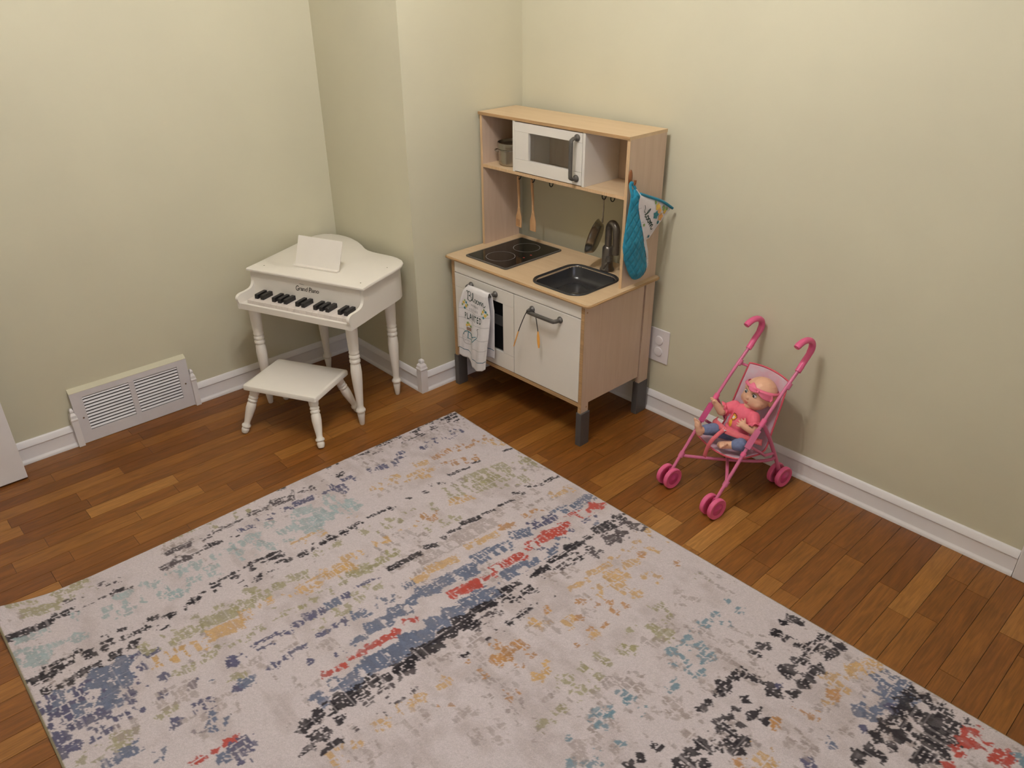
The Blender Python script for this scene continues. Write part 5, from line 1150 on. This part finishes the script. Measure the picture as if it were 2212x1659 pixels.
ell(sk, HC+HU*.006-HN*.004, (.0515, .0500, .0535), 24, 16, hrot)
ell(sk, hp_(0, -.016, .010), (.046, .036, .042), 20, 14, hrot)
for s in (-1, 1):
    ell(sk, hp_(s*.022, -.022, .027), (.0195, .0175, .0165), 16, 12, hrot)
    ell(sk, hp_(s*.0505, -.010, -.004), (.006, .012, .009), 12, 8, hrot)
    ell(sk, hp_(s*.017, .020, .040), (.016, .010, .009), 12, 8, hrot)
ell(sk, hp_(0, -.040, .033), (.014, .011, .013), 14, 10, hrot)
ell(sk, hp_(0, -.0105, .0510), (.0062, .0052, .0060), 12, 8, hrot)
ell(sk, hp_(0, -.0265, .0430), (.0125, .0080, .0080), 12, 8, hrot)
capsule(sk, (.010, .052, .278), hp_(0, -.03, -.002), .020, .022)
ell(sk, (.008, .045, .262), (.036, .027, .034), 18, 12)
ell(sk, (.004, .036, .226), (.035, .031, .034), 18, 12)
ell(sk, (.000, .030, .196), (.038, .032, .028), 18, 12)
def finger(bm, base, d, L_, r_, curl, axis):
    p0 = Vector(base); d = Vector(d).normalized(); ax = Vector(axis).normalized()
    p1 = p0+d*L_*.55; d2 = Matrix.Rotation(curl, 3, ax) @ d; p2 = p1+d2*L_*.5
    capsule(bm, p0, p1, r_, r_*.95, 10); capsule(bm, p1, p2, r_*.95, r_*.8, 10)
def arm(bm, sh, el, wr, hd, side_ax, thumb):
    sh, el, wr, hd = map(Vector, (sh, el, wr, hd))
    capsule(bm, sh, el, .0165, .0155); capsule(bm, el, wr, .0155, .0105)
    d = (hd-wr).normalized(); ax = Vector(side_ax); ax = (ax-d*ax.dot(d)).normalized()   # across the knuckles
    ell(bm, (wr+hd)/2, (.0100, .0100, .0130), 14, 10, d.to_track_quat('Z', 'Y').to_matrix())
    for k, (o_, L_) in enumerate(((-.0105, .013), (-.0036, .0160), (.0034, .0155), (.0102, .0118))):
        finger(bm, hd+ax*o_*.9-d*.002, d+ax*o_*26, L_, .0029, .9, ax)
    finger(bm, wr+d*.006-ax*.010, d*.6-ax*.9+Vector(thumb)*.4, .014, .0033, .6, ax)
arm(sk, (-.036, .044, .276), (-.058, .010, .256), (-.070, -.006, .281), (-.076, -.012, .294), (.6, -.6, .2), (0, -.5, .2))
arm(sk, (.046, .046, .272), (.068, .024, .240), (.046, .006, .250), (.036, .000, .257), (.2, -.3, -.9), (0, -.5, .4))
def leg_(bm, hip, kn, an):
    capsule(bm, hip, kn, .0215, .0185); capsule(bm, kn, an, .0185, .0125)
def foot(bm, an, heel, toe, sole):
    an, heel, toe, sole = map(Vector, (an, heel, toe, sole))
    d = (toe-heel).normalized(); sd = d.cross(sole).normalized()
    capsule(bm, an, heel+(toe-heel)*.25, .0125, .0125)
    capsule(bm, heel, heel+(toe-heel)*.62, .0115, .0120)
    ell(bm, heel+(toe-heel)*.75, (.0135, .0085, .012), 14, 10, Matrix((sd, sole.normalized(), d)).transposed())
    for k, (o_, r_) in enumerate(((-.0104, .0042), (-.0040, .0029), (.0018, .0027), (.0072, .0025), (.0120, .0023))):
        finger(bm, heel+(toe-heel)*.90+sd*o_, d+sd*o_*12, .0090, r_, .0, sd)
leg_(sk, (-.022, .014, .188), (-.046, -.032, .205), (-.055, -.072, .212))
foot(sk, (-.055, -.072, .212), (-.055, -.086, .207), (-.064, -.094, .250), (-.1, -.9, -.2))
leg_(sk, (.022, .014, .186), (.062, -.018, .198), (.036, -.036, .190))
foot(sk, (.034, -.036, .189), (.000, -.042, .174), (.026, -.058, .190), (-.5, -.3, .8))
remesh_obj('body', sk, M_SKIN, dol, 0.0014, 3)
# shirt: torso, short ruffled sleeves
sh = B()
ell(sh, (.008, .045, .264), (.0405, .0315, .0355), 20, 14); ell(sh, (.004, .034, .232), (.0415, .0365, .036), 20, 14)
ell(sh, (.002, .028, .211), (.045, .038, .022), 20, 12)
capsule(sh, (-.034, .044, .277), (-.046, .028, .267), .0190, .0200); capsule(sh, (.046, .046, .273), (.057, .036, .258), .0190, .0200)
remesh_obj('shirt', sh, M_SHIRT, dol, 0.0024, 4)
for s, c_, d_ in ((-1, (-.050, .022, .264), (-.5, -.6, -.25)), (1, (.060, .033, .254), (.6, -.35, -.65))):
    d_ = Vector(d_).normalized(); a_ = d_.cross(Vector((0, 0, 1))).normalized(); b_ = a_.cross(d_)
    bm = B(); n = 48
    r0 = [bm.verts.new(Vector(c_)-d_*.004+(a_*math.cos(2*PI*k/n)+b_*math.sin(2*PI*k/n))*.0195) for k in range(n)]
    r1_ = [bm.verts.new(Vector(c_)+d_*(.006+.003*math.sin(k*PI/3))+(a_*math.cos(2*PI*k/n)+b_*math.sin(2*PI*k/n))*(.0255+.0030*math.cos(k*PI/3))) for k in range(n)]
    for k in range(n): bm.faces.new((r0[k], r0[(k+1) % n], r1_[(k+1) % n], r1_[k]))
    obj('sleeve_ruffle', bm, M_SHIRT, dol, smooth=180, solid=0.0012, soff=0)
pn = B()
ell(pn, (.000, .028, .195), (.0415, .0365, .028), 20, 12)
capsule(pn, (-.022, .014, .188), (-.046, -.032, .206), .0242, .0215); capsule(pn, (-.046, -.032, .206), (-.053, -.062, .211), .0215, .0180)
capsule(pn, (.022, .014, .187), (.062, -.018, .198), .0242, .0215); capsule(pn, (.062, -.018, .198), (.049, -.027, .194), .0205, .0180)
remesh_obj('trousers', pn, M_PANTS, dol, 0.0024, 4)
# face
for s in (-1, 1):
    e_ = obj('eye', ell(B(), hp_(s*.0172, .0045, .0428), (.0085, .0075, .0070), 16, 12, hrot), M_EYEW, dol, smooth=180)
    obj('iris', ell(B(), hp_(s*.0170, .0040, .0474), (.0050, .0052, .0028), 16, 10, hrot), M_IRIS, e_, smooth=180)
    obj('pupil', ell(B(), hp_(s*.0170, .0040, .0492), (.0026, .0028, .0013), 12, 8, hrot), M_PUP, e_, smooth=180)
    obj('eyelash', tube(B(), smoothpts([hp_(s*.0085, .0058, .0485), hp_(s*.0130, .0108, .0492), hp_(s*.0185, .0116, .0484), hp_(s*.0250, .0070, .0440)], 4), 0.0008, 6), M_PUP, e_, smooth=60)
    obj('eyebrow', tube(B(), smoothpts([hp_(s*.0080, .0195, .0500), hp_(s*.0150, .0225, .0500), hp_(s*.0235, .0205, .0465)], 4), 0.0009, 6), M_BROW, dol, smooth=60)
obj('lips', (lambda b_: [ell(b_, hp_(s*.0035, -.0245, .0502), (.0044, .0017, .0016), 10, 8, hrot) for s in (-1, 1)] and ell(b_, hp_(0, -.0283, .0498), (.0054, .0021, .0018), 10, 8, hrot))(B()), M_LIP_, dol, smooth=180)
# headband with a bow
bm = B(); n = 48
def hb_pt(t, k):
    a = .0530*math.sin(t); c = .0555*math.cos(t)-.003; b = .023+.004*k+.006*math.cos(t)
    return hp_(a*(1-.06*k), b, c*(1-.06*k)-.002)
for kz_ in (0,):
    R0 = [bm.verts.new(hb_pt(2*PI*k/n, -1)) for k in range(n)]; R1 = [bm.verts.new(hb_pt(2*PI*k/n, 1)) for k in range(n)]
    for k in range(n): bm.faces.new((R0[k], R0[(k+1) % n], R1[(k+1) % n], R1[k]))
obj('headband', bm, M_BAND, dol, smooth=180, solid=0.0016, soff=0.6)
def band_c(a): return .0575*math.sqrt(max(0.0, 1-(a/.0565)**2))-.001
bc = hp_(.029, .0265, band_c(.029)+.002)
for s in (-1, 1):
    bm = B()
    def bow(u, v, s=s):
        a = .029+s*.034*u
        wdt = (.0035+.0085*math.sin(min(1, u*1.15)*PI*.62))*(2*v-1)*(1 if u < .86 else max(0.12, 1-((u-.86)/.14)**2*.9))
        b = .0265+wdt*(1 if s < 0 else .95)+(.008*u if s < 0 else -.016*u)
        return hp_(a, b, max(band_c(a)-(.012*max(0, b-.034)/.01), .010)+.002+.0025*math.sin(u*PI)+.0010*math.cos(v*PI*2))
    obj('bow_tail', grid(bm, bow, 16, 8), M_BAND, dol, smooth=180, solid=0.0016, soff=0)
obj('bow_knot', ell(B(), bc+HN*.001, (.0048, .0062, .0042), 12, 8, hrot), M_BAND, dol, smooth=180)
# little lion printed on the shirt front
def cast_shirt(x_, z_):
    """front of the shirt at a given place"""
    best = None
    for c, r_ in (((.008, .045, .264), (.0405, .0315, .0355)), ((.004, .034, .232), (.0415, .0365, .036)), ((.002, .028, .211), (.045, .038, .022))):
        q = 1-((x_-c[0])/r_[0])**2-((z_-c[2])/r_[2])**2
        if q > 0:
            y = c[1]-r_[1]*math.sqrt(q); best = y if best is None else min(best, y)
    return best if best is not None else .02
def shirt_disc(name, cx, cz, rx, rz_, m_, lift, spikes=0):
    bm = B(); n = 28
    P = lambda a, b: Vector((a, cast_shirt(a, b)-lift, b))
    c = bm.verts.new(P(cx, cz)); ring = []
    for k in range(n):
        t = 2*PI*k/n; q = 1+(0.10*math.cos(spikes*t) if spikes else 0); ring.append(bm.verts.new(P(cx+rx*q*math.cos(t), cz+rz_*q*math.sin(t))))
    for k in range(n): bm.faces.new((c, ring[k], ring[(k+1) % n]))
    return obj(name, bm, m_, dol)
M_MANE = mat('print_mane', srgb(150, 62, 40), rough=0.8, var=0.1, scale=80)
M_LION = mat('print_lion', srgb(242, 178, 60), rough=0.8, var=0.1, scale=80)
lx_, lz_ = -.004, .262
shirt_disc('printed_lion', lx_-.003, lz_-.022, .0075, .013, M_LION, .0008)
shirt_disc('printed_lion', lx_, lz_, .0112, .0112, M_MANE, .0010, 9)
shirt_disc('printed_lion', lx_, lz_, .0082, .0082, M_LION, .0014)
shirt_disc('printed_lion', lx_-.0015, lz_-.0025, .0042, .0034, M_MWHITE, .0018)
shirt_disc('printed_lion', lx_-.0015, lz_-.001, .0012, .0010, M_PUP, .0022)
for s in (-1, 1): shirt_disc('printed_lion', lx_-.0005+s*.0035, lz_+.0025, .0009, .0011, M_PUP, .0020)
